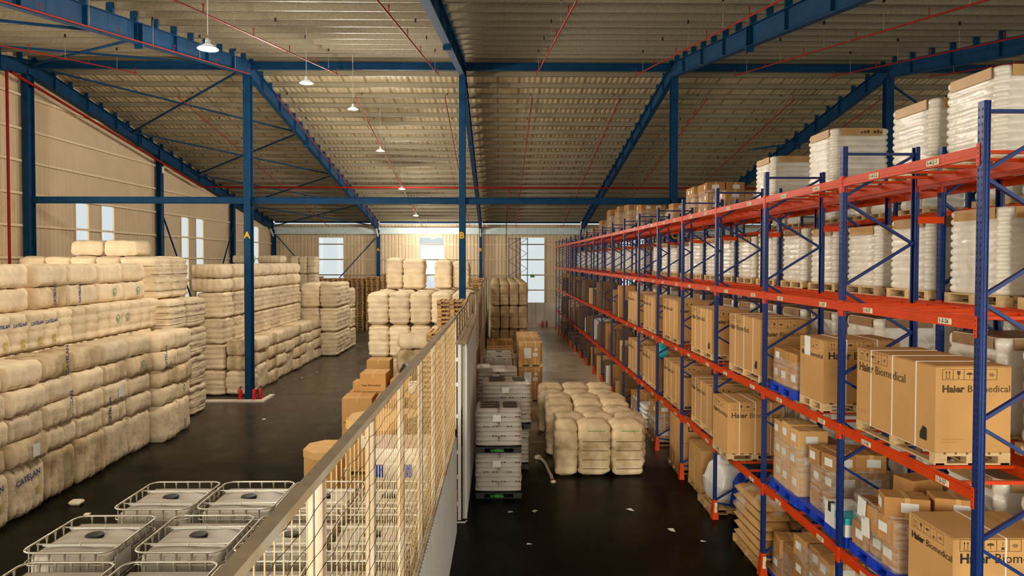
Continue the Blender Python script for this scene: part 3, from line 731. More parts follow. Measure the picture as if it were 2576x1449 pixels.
PM = post_mesh(); PMF = post_mesh(False); GM = guard_mesh(); BMs = beam_mesh()
def rack(x0, D, label, near, sub, labels=False):
    r = empty('pallet_rack', (x0, Y0, 0), 0, label, 'rack')
    for i in range(NBAY+1):
        f = bpy.data.objects.new('upright_frame', None); C.objects.link(f); f.parent = r; f.location = (0, BAY*i, 0)
        put('post', PM if i < 8 else PMF, f); put('post', PM if i < 8 else PMF, f, (D, 0, 0), (0, 0, PI))
        if i < sub:
            for (a, b) in cached('bl%.2f' % D, lambda: brace_list(D)):
                put('brace', cached(('br', D, a, b), lambda: seg(MB(), a, b).mesh('brace')), f)
        else: put('bracing', cached(('brs', D), lambda: (lambda m: [seg(m, a, b) for a, b in brace_list(D)] and m)(MB()).mesh('bracing')), f)
        if near and i > 0: 
            g = put('post_guard', GM, f)
    cnt = 0; rest = MB(); sb = 0; sbr = MB()
    bar = cached(('sb', D), lambda: MB().box(.0, D, -.022, .022, -.035, -.0, ORANGE).mesh('support_bar'))
    for i in range(NBAY):
        for l, z in enumerate(LV):
            o = put('beam', BMs, r, (0, BAY*i, z)); cnt += 1
            if labels and i < 7:
                for k in range(2):
                    n = 2*i+k+1
                    t = ('1-4-%d-%d' % (i+2, k+1)) if l == 3 else '1-%d-%d' % (l+1, 25+n if l == 2 else 26+n)
                    y = .75 + 1.2*k if l == 3 else .5+1.55*k
                    put('label_plate', cached('lp', lambda: MB().box(-.002, .002, -.11, .11, -.032, .032, PAPERC).mesh('label_plate')), o, (-.0375, y, -.07))
                    put('label_lettering', text_mesh(t, .062, INK, .001), o, (-.041, y+.098, -.09), ROT_W)
            if cnt + i*0 <= 400 and i < 7: put('beam', BMs, r, (D, BAY*i, z), (0, 0, 0), (-1, 1, 1))
            else: rest.add([(D-v.co[0], BAY*i+v.co[1], z+v.co[2]) for v in BMs.vertices], [tuple(reversed(p.vertices)) for p in BMs.polygons], ORANGE)
            for k in range(5):
                y = BAY*i+.3+.55*k
                if i < 5 and sb < 100: put('support_bar', bar, r, (0, y, z-.005)); sb += 1
                elif i < 12: sbr.box(0, D, y-.022, y+.022, z-.04, z-.005, ORANGE)
    put('rear_beam_run', rest, r)['kind'] = 'stuff'
    put('support_bar_run', sbr, r)['kind'] = 'stuff'
    return r
RA = rack(X0, 1.018, 'long blue and orange pallet rack facing the right aisle', True, 8, True)
RB = rack(6.219, .83, 'blue and orange pallet rack standing back to back behind the aisle rack', False, 0)
RC = rack(10.4, 1.0, 'farthest blue and orange pallet rack, glimpsed through the two nearer ones', False, 0)
for k, i in enumerate((2, 3)):
    f = [c for c in RA.children if c.name.startswith('upright_frame')][i]
    put('guard_plate', MB().box(-.03, .03, -.002, .002, -.13, .13, PAPERC), f, (-.0, -.083, .25), (.08, 0, 0))
    put('guard_lettering', text_mesh(('1032', '1037')[k], .07, INK, .001), f, (.018, -.09, .33), tuple((Matrix.Rotation(PI/2, 4, 'X') @ Matrix.Rotation(-PI/2, 4, 'Z')).to_euler()))
for i in range(1, 14):
    for z in (6.3, 3.9):
        if i < 8 or z > 5: put('row_spacer', cached('spc', lambda: MB().box(0, .368, -.03, .03, -.045, .045, ORANGE).box(0, .01, -.035, .035, -.06, .06, ORANGE).box(.358, .368, -.035, .035, -.06, .06, ORANGE).mesh('row_spacer')), RA, (1.018, BAY*i-.03, z))
# three spare upright frames leaning at the back wall
for k, x in enumerate((.95, 1.55)):
    u = empty('upright_frame', (x, 58.3-.1*k, 0), 0, 'spare dark rack frame standing by the back wall, %s of two' % ('left', 'right')[k], 'rack frame', 'spare rack frames')
    for q in (0, 1): put('post', PMF, u, (q*.95, 0, 0.3))
    put('bracing', CACHE[('brs', 1.018)], u, (0, 0, .3), (0, 0, 0), (.93, 1, 1))

# ------------------------------------------------------------------ palletised loads
def fac(me, m2=.01):
    return me
def box_obj(name, x0, x1, y0, y1, z0, z1, m, parent, bev=.008):
    o = put(name, cached(('bx', round(x1-x0, 2), round(y1-y0, 2), round(z1-z0, 2), m.name), lambda: MB().box(-(x1-x0)/2, (x1-x0)/2, -(y1-y0)/2, (y1-y0)/2, 0, z1-z0, m).mesh(name)), parent, ((x0+x1)/2, (y0+y1)/2, z0))
    if bev: b = o.modifiers.new('edge', 'BEVEL'); b.width = bev; b.segments = 2
    return o
def symbols(s, m):
    def mk():
        b = MB(); W = 5.2*s; t = .035*s
        def ln(x0, x1, y0, y1): b.add([(x0, y0, 0), (x1, y0, 0), (x1, y1, 0), (x0, y1, 0)], [(0,1,2,3)], m)
        ln(0, W, 0, t); ln(0, W, s, s+t)
        for k in range(6): ln(k*W/5-(t if k else 0), k*W/5+(0 if k else t), 0, s)
        for k in (0, 1):
            x = .38*s+k*.3*s; ln(x-.02*s, x+.02*s, .2*s, .7*s); b.add([(x-.09*s, .66*s, 0), (x+.09*s, .66*s, 0), (x, .85*s, 0)], [(0,1,2)], m)
        ln(.25*s, .8*s, .12*s, .16*s)
        x = 1.56*s; b.add([(x-.17*s, .85*s, 0), (x-.13*s, .5*s, 0), (x+.13*s, .5*s, 0), (x+.17*s, .85*s, 0)], [(0,1,2,3)], m); ln(x-.02*s, x+.02*s, .18*s, .5*s); ln(x-.12*s, x+.12*s, .13*s, .18*s)
        x = 2.6*s; n = 8; b.add([(x+.3*s*math.cos(PI*i/n), .5*s+.22*s*math.sin(PI*i/n), 0) for i in range(n+1)], [tuple(range(n+1))], m); ln(x-.02*s, x+.02*s, .2*s, .5*s)
        x = 3.64*s; ln(x-.12*s, x+.12*s, .13*s, .36*s); ln(x-.02*s, x+.02*s, .5*s, .8*s)
        x = 4.68*s; ln(x-.25*s, x+.25*s, .46*s, .52*s); ln(x-.18*s, x+.18*s, .35*s, .4*s); ln(x-.18*s, x+.18*s, .58*s, .63*s)
        return b.mesh('handling_symbols')
    return cached(('sym', s, m.name), mk)
def haier(x0, x1, y0, y1, z, h, label, grp, straps=3, det=2, bigface='W', cat='carton', paper=None, ink=INKS):
    """strapped carton on its wooden pallet"""
    w, d = x1-x0, y1-y0
    t = empty('strapped_carton', ((x0+x1)/2, (y0+y1)/2, z), 0, label, cat, grp)
    put('pallet', pal('wood', w, d, .14), t)
    zb_ = .14
    box_obj('carton', -w/2, w/2, -d/2, d/2, zb_, zb_+h, CARD, t)
    e = .006
    put('lid_seam', MB().box(-w/2-.001, w/2+.001, -d/2-.001, d/2+.001, zb_+h-.012, zb_+h-.008, INKS), t)
    if straps:
        for k in range(straps):
            if d > w: y = -d/2+d*(k+.75)/(straps+.5); put('strap', MB().box(-w/2-e, w/2+e, y-.009, y+.009, zb_-.02, zb_+h+e, WHITETAPE), t)
            else: x = -w/2+w*(k+.75)/(straps+.5); put('strap', MB().box(x-.009, x+.009, -d/2-e, d/2+e, zb_-.02, zb_+h+e, WHITETAPE), t)
    def print_on(face, length, half):
        s = min(.155, length*.13)
        rot = ROT_W if face == 'W' else ROT_N
        def P(u, zz): return (-half-.004, length/2-u, zz) if face == 'W' else (-length/2+u, -half-.004, zz)
        tw = 6.9*s*1.0
        put('printed_lettering', text_mesh('Haier', s, ink, .004), t, P(.07, zb_+h*.70), rot)
        put('printed_lettering', text_mesh('Biomedical', s, ink, .0), t, P(.07+s*2.55, zb_+h*.70), rot)
        put('handling_symbols', symbols(min(.13, length/7.2), INKS), t, P(.07, zb_+h*.84), rot)
        if det > 1:
            put('small_print', text_mesh('_______________\n__________', .035, INKS), t, P(.07, zb_+h*.16), rot)
            if face == 'W' and length > 1.2:
                put('printed_arrow', MB().add([(0, 0, 0), (.13, 0, 0), (.13, .14, 0), (.06, .16, 0), (0, .07, 0)], [(0,1,2,3,4)], INK), t, P(length-.28, zb_+.1), rot)
    if det:
        print_on('W', d, w/2); print_on('N', w, d/2)
    if paper:
        put('paper_label', MB().box(-.005, 0, -.1, .1, -.15, .15, PAPER), t, (-w/2-.004, d/2-paper[0], zb_+paper[1]))
    return t
def wrapped_mesh(w, d, h, ring=.1, seed=0):
    def mk():
        m = MB(); n = max(3, round(h/ring)); rows = n*6; cs = 8; rad = .13; vs = []; base = []
        def outline():
            P = []
            for (cx, cy, a0) in ((w/2-rad, d/2-rad, 0), (-w/2+rad, d/2-rad, PI/2), (-w/2+rad, -d/2+rad, PI), (w/2-rad, -d/2+rad, 1.5*PI)):
                for k in range(cs+1): a = a0+PI/2*k/cs; P.append((cx+rad*math.cos(a), cy+rad*math.sin(a), math.cos(a), math.sin(a), math.sin(PI*k/cs)))
                for k in (1, 2, 3):      # along the following flat
                    P.append(None)
            Q = []; L = len(P); real = [p for p in P if p]
            per = cs+1
            for c in range(4):
                corner = real[c*per:(c+1)*per]; Q += corner; a = corner[-1]; b = real[((c+1) % 4)*per]
                for k in (1, 2, 3): t = k/4; Q.append((a[0]+(b[0]-a[0])*t, a[1]+(b[1]-a[1])*t, a[2], a[3], 0))
            return Q
        Q = outline(); N = len(Q)
        for r in range(rows+1):
            z = h*r/rows; ph = abs(math.sin(PI*n*r/rows)); 
            for (x, y, nx, ny, c) in Q:
                k = .14+.86*(c > .02)
                off = (.034*ph**.6)*k-.02 + .012*noise.noise(Vector((x*5+seed, y*5, z*9)))
                if r == 0 or r == rows: off -= .02
                vs.append((x+nx*off, y+ny*off, z + .006*noise.noise(Vector((x*4, y*4, seed)))))
        fs = [(r*N+i, r*N+(i+1) % N, (r+1)*N+(i+1) % N, (r+1)*N+i) for r in range(rows) for i in range(N)]
        m.add(vs, fs, WRAP, True); m.add(vs[-N:], [tuple(range(N))], CAPB)
        return m.mesh('wrapped_goods')
    return cached(('wr', round(w, 2), round(d, 2), round(h, 2), ring, seed), mk)
def collar_mesh(w, d, m_, hh=.14):
    def mk():
        m = MB(); e = .004
        for (a, b, c, dd) in ((-w/2+.16, w/2-.16, -d/2-e, -d/2+.01), (-w/2+.16, w/2-.16, d/2-.01, d/2+e), (-w/2-e, -w/2+.01, -d/2+.16, d/2-.16), (w/2-.01, w/2+e, -d/2+.16, d/2-.16)): m.box(a, b, c, dd, 0, hh, m_)
        m.box(-w/2+.1, w/2-.1, -d/2+.1, d/2-.1, hh-.015, hh+.004, m_)
        return m.mesh('cardboard_collar')
    return cached(('col', w, d, m_.name, hh), mk)
def white_load(x, y, z, h, label, grp, w=1.08, d=1.08, cap=WRAPC, ring=.105, mark_=False, rz=0):
    t = empty('wrapped_pallet_load', (x, y, z), rz+R.uniform(-.02, .02), label, 'pallet load', grp)
    put('pallet', pal('wood', w+.02, d+.02, .14), t)
    put('wrapped_goods', wrapped_mesh(w-.02, d-.02, h-.14, ring, R.randint(0, 1)), t, (0, 0, .14))
    put('cardboard_collar', collar_mesh(w-.0, d-.0, cap), t, (0, 0, h-.145))
    if mark_: put('faded_print', (lambda m: [m.box(-.02+.06*i, .02+.06*i, -d/2-.009, -d/2-.007, h-.1, h-.1+.03+.012*(i % 3), INKS) for i in range(7) if i != 3] and m)(MB()), t)
    return t
def carton_load(x, y, z, w, d, layers, kind, label, grp, seed=0, film=True, split=(2, 3), top=None, m_=CARDD, papers=True, jit=.02, tape=True):
    """boxes in layers on a pallet, shrouded in stretch film"""
    rr = random.Random(seed); t = empty('carton_load', (x, y, z), rr.uniform(-.03, .03), label, 'pallet load', grp)
    if kind: put('pallet', pal(kind, 1.12, 1.12, .15), t)
    zc = .15 if kind else 0
    for li, hh in enumerate(layers):
        nx, ny = split; last = li == len(layers)-1
        for i in range(nx):
            for j in range(ny):
                if last and top is not None and (i, j) not in top: continue
                bw, bd = w/nx, d/ny; cx = -w/2+bw*(i+.5); cy = -d/2+bd*(j+.5)
                hz = hh*(1-(rr.random()*.12 if last else 0))
                o = box_obj('carton', -bw/2+.005, bw/2-.005, -bd/2+.005, bd/2-.005, 0, hz-.004, m_, t, .012)
                o.location = (cx+rr.uniform(-jit, jit)*.3, cy+rr.uniform(-jit, jit)*.3, zc); o.rotation_euler = (0, 0, rr.uniform(-jit, jit)*(2 if last else .6))
                if tape and (i == 0 or j == 0): put('tape', cached(('tp', round(bw, 2), round(bd, 2), round(hz, 2)), lambda: MB().box(-.03, .03, -bd/2+.002, bd/2-.002, -.0, hz-.001, CARDP).mesh('tape')), o)
                if papers and i == 0 and rr.random() < .75: put('shipping_label', cached('sl', lambda: MB().box(-.003, 0, -.085, .085, -.06, .06, PAPER).mesh('shipping_label')), o, (-bw/2+.002, rr.uniform(-.05, .05), hz*.55))
                if papers and j == 0 and rr.random() < .85: put('shipping_label', cached('sl2', lambda: MB().box(-.1, .1, -.003, 0, -.06, .06, PAPER).mesh('shipping_label')), o, (rr.uniform(-.05, .05), -bd/2+.002, hz*.55))
        zc += hh
    if film:
        hf = sum(layers)*.78
        put('stretch_film', cached(('fl', round(w, 2), round(d, 2), round(hf, 2)), lambda: film_shell(w+.03, d+.03, hf)), t, (0, 0, .12 if kind else .01))
    return t
def film_shell(w, d, h):
    m = MB(); n = 40; rows = 7; vs = []
    for r in range(rows+1):
        for i in range(n):
            a = 2*PI*i/n; c, s_ = math.cos(a), math.sin(a); k = 1/max(abs(c), abs(s_)); k = min(k, 1.36)
            q = 1+.02*noise.noise(Vector((c*4, s_*4, r*.8)))+.01
            vs.append((w/2*c*k*q, d/2*s_*k*q, h*r/rows+.03*noise.noise(Vector((c*3, s_*3, 9)))*(r/rows)))
    m.add(vs, [(r*n+i, r*n+(i+1) % n, (r+1)*n+(i+1) % n, (r+1)*n+i) for r in range(rows) for i in range(n)], FILM, True)
    return m.mesh('stretch_film')
def sack_mesh(w, d, h, m_, seed):
    def mk():
        m = MB(); nu, nv = 14, 10; vs = []; fs = []
        for side in (1, -1):
            b = len(vs)
            for i in range(nu+1):
                for j in range(nv+1):
                    u, v = i/nu*2-1, j/nv*2-1
                    k = (1-u**6)**.5*(1-v**6)**.5
                    z = side*h/2*k*(1+.12*noise.noise(Vector((u*2.5+seed, v*2.5, side))))
                    ex = 1-.04*abs(v)**3; vs.append((w/2*u*ex, d/2*v*(1-.04*abs(u)**3), h/2+z))
            for i in range(nu):
                for j in range(nv):
                    f = (b+i*(nv+1)+j, b+(i+1)*(nv+1)+j, b+(i+1)*(nv+1)+j+1, b+i*(nv+1)+j+1); fs.append(f if side > 0 else f[::-1])
        m.add(vs, fs, m_, True); return m.mesh('sack')
    return cached(('sk', round(w, 2), round(d, 2), round(h, 2), m_.name, seed), mk)

S0 = lambda i: Y0+BAY*i+.72
S1 = lambda i: Y0+BAY*i+2.08
gh = 'long strapped cartons on the aisle rack'
# second beam level
haier(4.93, 5.79, 7.73, 9.45, LV[1], .98, 'big brown strapped carton with black lettering, nearest one on the second rack level', gh, 3)
haier(4.93, 6.1, 10.43, 11.24, LV[1], .96, 'brown carton with a white sheet taped to its side, second rack level, second bay', gh, 2, paper=(.28, .82), ink=INK)
for k, (a, b, h) in enumerate(((12.95, 14.7, 1.06), (15.9, 17.6, 1.02), (18.95, 20.65, 1.05), (21.7, 23.4, 1.0), (24.5, 26.2, 1.0))):
    haier(4.93, 5.8, a, b, LV[1], h, 'long brown strapped carton on the second rack level, %s rack bay' % NTH[k+2], gh, 3, 2 if k < 2 else 1)
haier(4.95, 6.1, 7.42, 8.24, LV[0], .9, 'open topped brown lettered carton in the lower right corner, lowest beam level', gh, 1, ink=INK)
haier(4.66, 5.78, 13.95, 14.92, LV[0], 1.04, 'brown lettered carton jutting forward on the lowest beam level, third bay', gh, 3)
for k, (a, b, h) in enumerate(((15.85, 17.55, 1.0), (18.7, 20.5, 1.05), (21.6, 23.5, 1.02), (24.3, 26.1, 1.02))):
    haier(4.93, 5.8, a, b, LV[0], h, 'long brown strapped carton on the lowest beam level, %s bay' % NTH[k+3], gh, 3, 1)
gb = 'film wrapped carton loads on the aisle rack'
carton_load(5.45, 11.9, LV[1], 1.0, 1.0, (.33, .3), 'blue', 'film wrapped boxes with white labels on a blue pallet, second rack level', gb, 3, split=(2, 3))
carton_load(5.48, 9.02, LV[0], 1.06, 1.02, (.33, .33, .3), 'blue', 'sagging film wrapped brown boxes on a blue pallet beside the corner carton', gb, 5, split=(2, 3), top=((0, 0), (1, 0), (1, 2)), jit=.16)
for (u, z_, a) in ((.22, .58, .1), (.12, .36, -.08)): put('paper_sheet', MB().box(-.003, 0, -.1, .1, -.13, .13, PAPER), bpy.data.objects[[o.name for o in C.objects if o.name.startswith('carton_load')][-1]], (-.57, u, z_+.15), (a, 0, 0))
carton_load(5.5, 10.75, LV[0], .9, .66, (.33, .33, .3), 'blue', 'tall film wrapped boxes behind the white cases, lowest beam level', gb, 6, split=(2, 2), jit=.12)
carton_load(5.46, 11.85, LV[0], 1.0, 1.05, (.4, .36, .36), 'blue', 'tall tan box stack with film round its foot, lowest beam level second bay', gb, 8, split=(2, 3), film=True, m_=CARDP, top=((0, 0), (0, 1), (0, 2)))
carton_load(5.5, 10.8, 0, 1.1, 1.2, (.36, .36, .34, .3), 'old', 'film wrapped boxes on the floor under the second rack bay', gb, 9, split=(2, 3), jit=.12, top=((1, 0), (1, 1)))
carton_load(5.5, 12.05-.05, 0, 1.0, .9, (.36, .36), 'old', 'low film wrapped boxes on the floor just short of the numbered guard', gb, 10, split=(2, 2), jit=.1)
# white cases on the blue pallet
for k, (yy, hh, nm) in enumerate(((10.12, .34, 'white card case with a notched side on the edge of the lowest beam level'), (9.8, .27, 'small white case with a turquoise band on the edge of the lowest beam level'))):
    c = empty('white_case', (5.1, yy, LV[0]+.15), 0, nm, 'box'); box_obj('case_body', -.2, .2, -.15, .15, 0, hh, PAPER, c, .006)
    if k: put('colour_band', MB().box(-.203, .203, -.153, .153, hh-.09, hh+.001, CYAN), c); put('printed_letter', text_mesh('Q', .15, INK), c, (-.05, -.156, .03), ROT_N)
    else: put('top_notch', MB().box(-.204, -.12, -.04, .04, hh-.13, hh+.001, INK), c)
tag(put('plastic_pallet', pal('blue', 1.1, .64, .15), None, (5.45, 9.96, LV[0])), 'blue plastic pallet carrying the two white cases', 'pallet')
tag(put('plastic_pallet', cached('pp0', lambda: ppallet(MB(), .6, .3, .14, BLUEP).mesh('plastic_pallet')), None, (5.2, 12.32, 0.0)), 'blue plastic pallet on the floor behind the numbered guard', 'pallet')
# goods on the floor under the rack
def sackpile(x, y, z, w, d, n, m_, label, grp, kind='old', hs=.15, dark=None, film=False, cols=2, cat='pallet load'):
    t = empty('sack_pallet', (x, y, z), R.uniform(-.02, .02), label, cat, grp)
    ph = .13
    put('pallet', pal(kind, w, d, .14), t)
    for l in range(n):
        cc = 2 if cols == 1 and l % 3 == 1 else cols
        for c in range(cc):
            top = l == n-1 and dark
            ws = w/cc
            o = put('sack', sack_mesh(ws*1.03, d*1.02, hs*1.16, dark if top else m_, (l*2+c) % 4), t, (-w/2+w/cc*(c+.5)+R.uniform(-.012, .012), R.uniform(-.015, .015), ph+l*hs), (0, 0, R.uniform(-.015, .015)))
    if film: put('stretch_film', cached(('fl', round(w, 2), round(d, 2), round(n*hs, 2)), lambda: film_shell(w*1.04, d*1.04, n*hs*1.02)), t, (0, 0, ph))
    return t
gf = 'goods on the floor under the aisle rack'
t = sackpile(5.45, 13.35, 0, 1.25, 1.5, 6, SACKB, 'film shrouded pile of tan sacks on the floor, under the third rack bay', gf, hs=.18)
for (x, y, z, a, b, c) in ((0, .2, .5, 1.3, 1.1, .75), (-.25, -.35, .95, .7, .6, .4), (.2, .5, 1.05, .6, .5, .35)): put('crumpled_film', sack_mesh(a, b, c, FILM, 2), t, (x, y, z), (.1, .05, z))
t = empty('plastic_bag', (5.25, 16.0, .14), 0, 'knotted clear plastic bag of scrap on a small pallet behind the 1037 guard', 'bag', gf)
put('bag_body', sack_mesh(.85, .8, .95, SACK, 2), t, (0, 0, 0), (.15, .1, .3)); put('blue_can', MB().lathe([(.0, 0), (.2, .02), (.22, .2), (.22, .6), (.1, .74), (.05, .78)], BLUEP, 16), t, (.25, -.35, 0)); put('bag_knot', sack_mesh(.3, .25, .3, SACK, 1), t, (-.1, 0, .8), (.5, .3, 0))
tag(put('wooden_pallet', pal('old', .9, 1.0, .14), None, (5.25, 16.0, 0)), 'small weathered pallet under the knotted plastic bag', 'pallet')
carton_load(5.5, 17.3, 0, 1.1, 1.1, (.5, .5), 'old', 'square brown cartons on the floor under the fourth rack bay', gf, 12, split=(1, 2), film=False, m_=CARD, papers=False)
t = carton_load(5.4, 19.0, 0, 1.05, 1.1, (.68, .68), 'old', 'tall paired cartons printed with a short black word, floor under the fifth bay', gf, 13, split=(1, 3), film=False, m_=CARD, papers=False, tape=False)
put('printed_lettering', text_mesh('Lamex', .2, INK, .004), t, (-.3, -.57, 1.15), ROT_N)
carton_load(5.45, 21.9, 0, 1.1, 1.1, (.4, .4, .3), 'old', 'dark film wrapped goods on the floor under the sixth bay', gf, 14, film=True)
carton_load(5.45, 24.8, 0, 1.1, 1.1, (.45, .45), 'old', 'dark film wrapped goods on the floor under the seventh bay', gf, 15, film=True)
sackpile(5.4, 23.3, 0, 1.1, 1.1, 5, SACK, 'low pale sack pile on the floor under the sixth bay', gf)
# second rack: white wrapped loads
gw = 'white wrapped loads of the rear rack'
XB = 6.219+.53
n3 = 0
for i in range(17):
    for s in (0, 1):
        y = (S0(i), S1(i))[s]+.05
        if 27.8 < y < 29.3: continue
        white_load(XB, y, LV[2], 1.2+.06*math.sin(i*3+s), 'tall white wrapped load, third rear rack level, %s from the near end' % NTH[n3], gw, cap=WRAPC if (i+s) % 3 else CAPB); n3 += 1
for k, (y, h) in enumerate(((9.13, 1.29), (10.45, 1.19), (13.4, 1.31), (16.25, 1.22))):
    white_load(XB, y, LV[3], h, 'towering white wrapped load on top of the rear rack, %s from the right edge' % NTH[k], 'white loads on the very top of the rack', cap=WRAPC, mark_=k == 2)
n2 = 0
for i in range(9):
    for s in (0, 1):
        y = (S0(i), S1(i))[s]+.05
        if 27.8 < y < 29.3: continue
        for l in (0, 1):
            if (i*3+s+l) % 5 == 4: continue
            white_load(XB, y, LV[l], (1.28, 1.3)[l]+.05*math.sin(i+s), 'brown capped wrapped load, %s rear rack level, %s slot from the front' % (('first', 'second')[l], NTH[2*i+s]), gw, cap=CAPB, ring=.2)
gt = 'box loads on the very top of the rack'
for k, (y, w_, lay) in enumerate(((19.5, 1.1, (.33, .3)), (21.0, 1.1, (.36, .34, .34)), (22.4, 1.1, (.36, .34, .36)), (25.2, 1.1, (.4, .36)), (30.6, 1.1, (.4, .4, .36)), (33.4, 1.1, (.4, .35, .35, .3)), (36.2, 1.1, (.4, .4, .4, .3)), (38.9, 1.1, (.4, .4, .4, .3)), (42, 1.1, (.4, .4, .3)), (46.2, 1.1, (.4, .4)), (49.6, 1.1, (.4, .3)))):
    carton_load(XB, y, LV[3], w_, 1.08, lay, 'old', 'stack of filmed boxes on top of the rear rack, %s from the near end' % NTH[k], gt, 30+k, split=(2, 2), papers=k < 5, top=None if k % 3 else ((0, 0), (1, 1), (1, 0)), jit=.05)
# far bays of the aisle rack: narrow cartons and crates
gn = 'narrow goods in the far rack bays'
kk = 0
for i in range(7, 17):
    for l in (-1, 0, 1):
        y = Y0+BAY*i+.12
        while y < Y0+BAY*(i+1)-.45:
            d = R.uniform(.3, .62); h = R.uniform(.7, 1.35) if l >= 0 else R.uniform(.6, 1.3)
            if R.random() < .82:
                z = LV[l] if l >= 0 else 0
                m_ = (CARD_SHADED, CARDD, CARDP, PAPER)[R.choices((0, 1, 2, 3), (9, 2, 1, .6))[0]]
                dx = R.uniform(.55, 1.0)
                o = box_obj('tall_carton', -dx/2, dx/2, -d/2, d/2, 0, h, m_, None, .01); o.location = (4.88+dx/2+R.uniform(0, .12), y+d/2, z)
                tag(o, 'narrow upright carton %s, %s bay from the front, %s along' % (('on the floor', 'on the lowest beams', 'on the second beams')[l+1], NTH[i], NTH[int((y-Y0-BAY*i)/.31)]), 'carton', gn)
                kk += 1
            y += d+R.uniform(.06, .4)
# third rack loads, glimpsed
for i in range(0, 8):
    for l in range(4):
        for s in (0, 1):
            if (i*5+l*3+s*2) % 4 == 0 or (l == 3 and i == 7): continue
            white_load(10.95, (S0(i), S1(i))[s]+.05, LV[l], 1.2, 'pale wrapped load, farthest rack, %s level, %s slot from the front' % (NTH[l], NTH[2*i+s]), 'loads of the farthest rack', cap=CAPB, ring=.2)

# ------------------------------------------------------------------ slatted safety fence
FXc = -1.0; FY0, FY1 = 1.8, 14.5; ZR = 4.57; ZP = 2.03
def fxy(y): return -1.02 + .12*(y-2.59)/12.0
fence = empty('barred_fence', (0, 0, 0), 0, 'tall cream barred fence with rusty rods over white ribbed sheet, dividing the hall', 'fence')
def fseg(m, y0, y1, x0, x1, z0, z1, mt):
    a, b = fxy(y0), fxy(y1)
    m.add([(a+x0, y0, z0), (a+x1, y0, z0), (b+x1, y1, z0), (b+x0, y1, z0), (a+x0, y0, z1), (a+x1, y0, z1), (b+x1, y1, z1), (b+x0, y1, z1)], [(3,2,1,0), (4,5,6,7), (0,1,5,4), (1,2,6,5), (2,3,7,6), (3,0,4,7)], mt); return m
m = fseg(MB(), FY0, FY1, -.03, .045, ZR-.055, ZR-.002, CREAM); fseg(m, FY0, FY1, -.03, .045, ZR-.002, ZR, CREAMD); put('top_rail', m, fence)
put('middle_rail', fseg(MB(), FY0, FY1, -.025, .025, ZP-.03, ZP+.03, CREAM), fence)
for y in (2.35, 3.95, 5.5, 7.1, 8.7, 10.3, 12.1, 14.42):
    put('post', fseg(MB(), y-.035, y+.035, -.018, .018, 0, ZR-.05, CREAM), fence)
    if y < 13: put('post', fseg(MB(), y-.2, y-.16, -.018, .01, 0, ZR-.05, CREAM), fence)
y = FY0+.05; nb = 0
while y < FY1:
    put('bar', cached('fbar', lambda: MB().tube((0, 0, ZP), (0, 0, ZR-.05), .0042, RUST, 6).mesh('bar')), fence, (fxy(y), y, 0)); nb += 1
    y += .13
for k in range(20):
    z = ZP+.09+.125*k; pts = []; q = 0
    y = FY0
    while y < FY1: pts.append((fxy(y)+.022+.004*math.sin(y*20), y, z+.012*math.sin(y*9+k*2)+.004*math.sin(y*31))); y += .13
    put('wire', MB().path(pts, .0026, WIRE, 4), fence)
# vertical weave behind the far half of the bars
m = MB(); y = FY0
while y < FY1-.01:
    fr = (y-FY0)/.11; n = int(fr+.5) % 3
    fseg(m, y, y+.07, .03, .034, 0.0, ZP-.03, WHITEM); fseg(m, y+.07, y+.11, .045, .049, 0, ZP-.03, WHITEM); fseg(m, y+.066, y+.072, .03, .048, 0, ZP-.03, WHITEM); fseg(m, y+.106, y+.112, .03, .048, 0, ZP-.03, WHITEM); y += .11
put('ribbed_sheet', m, fence)
tag(put('white_post', MB().tube((0, 0, 0), (0, 0, 4.42), .028, WHITEM, 16).tube((0, 0, 4.42), (0, 0, 4.425), .022, CREAMD, 16), None, (-1.13, 4.3, 0)), 'round white steel post standing just left of the fence', 'post')
# second run of fence: wire mesh above plaster, wavy top
f2 = empty('mesh_fence', (0, 0, 0), 0, 'dark wire mesh fence on a plastered base, running on to the back', 'fence')
def gx(y): return -.93 + .17*(y-15)/37
m = MB(); 
for (a, b) in ((21.8, 52.0),):
    m.add([(gx(a)-.08, a, 0), (gx(a)+.02, a, 0), (gx(b)+.02, b, 0), (gx(b)-.08, b, 0), (gx(a)-.08, a, 2.05), (gx(a)+.02, a, 2.05), (gx(b)+.02, b, 2.05), (gx(b)-.08, b, 2.05)], [(4,5,6,7), (0,1,5,4), (1,2,6,5), (2,3,7,6), (3,0,4,7)], PLAST)
put('plaster_base', m, f2)
m = MB(); y = 15.3; k = 0
zt = lambda y: 4.5 + .05*math.sin(y*.9) + (.1*math.sin(y*.35))
while y < 52:
    m.tube((gx(y), y, 2.0), (gx(y), y, zt(y)), .011 if k % 8 else .03, WIRE if k % 8 else CREAM, 4, caps=False); y += .13; k += 1
for k in range(21): 
    pts = [(gx(y)+.01, y, min(2.0+.125*k, zt(y))) for y in [15.3+1.2*i for i in range(31)]]; m.path(pts, .008, WIRE, 4)
m.path([(gx(y), y, zt(y)) for y in [15.3+.8*i for i in range(46)]], .022, CREAMD, 5)
put('wire_mesh', m, f2)
put('end_post', MB().tube((gx(52)+.05, 52, 0), (gx(52)+.05, 52, 4.2), .06, WHITEM, 10), f2)
for y in (21, 27, 33, 39, 45): put('post', MB().box(gx(y)-.035, gx(y)+.035, y-.035, y+.035, 0, 4.45, CREAM), f2)
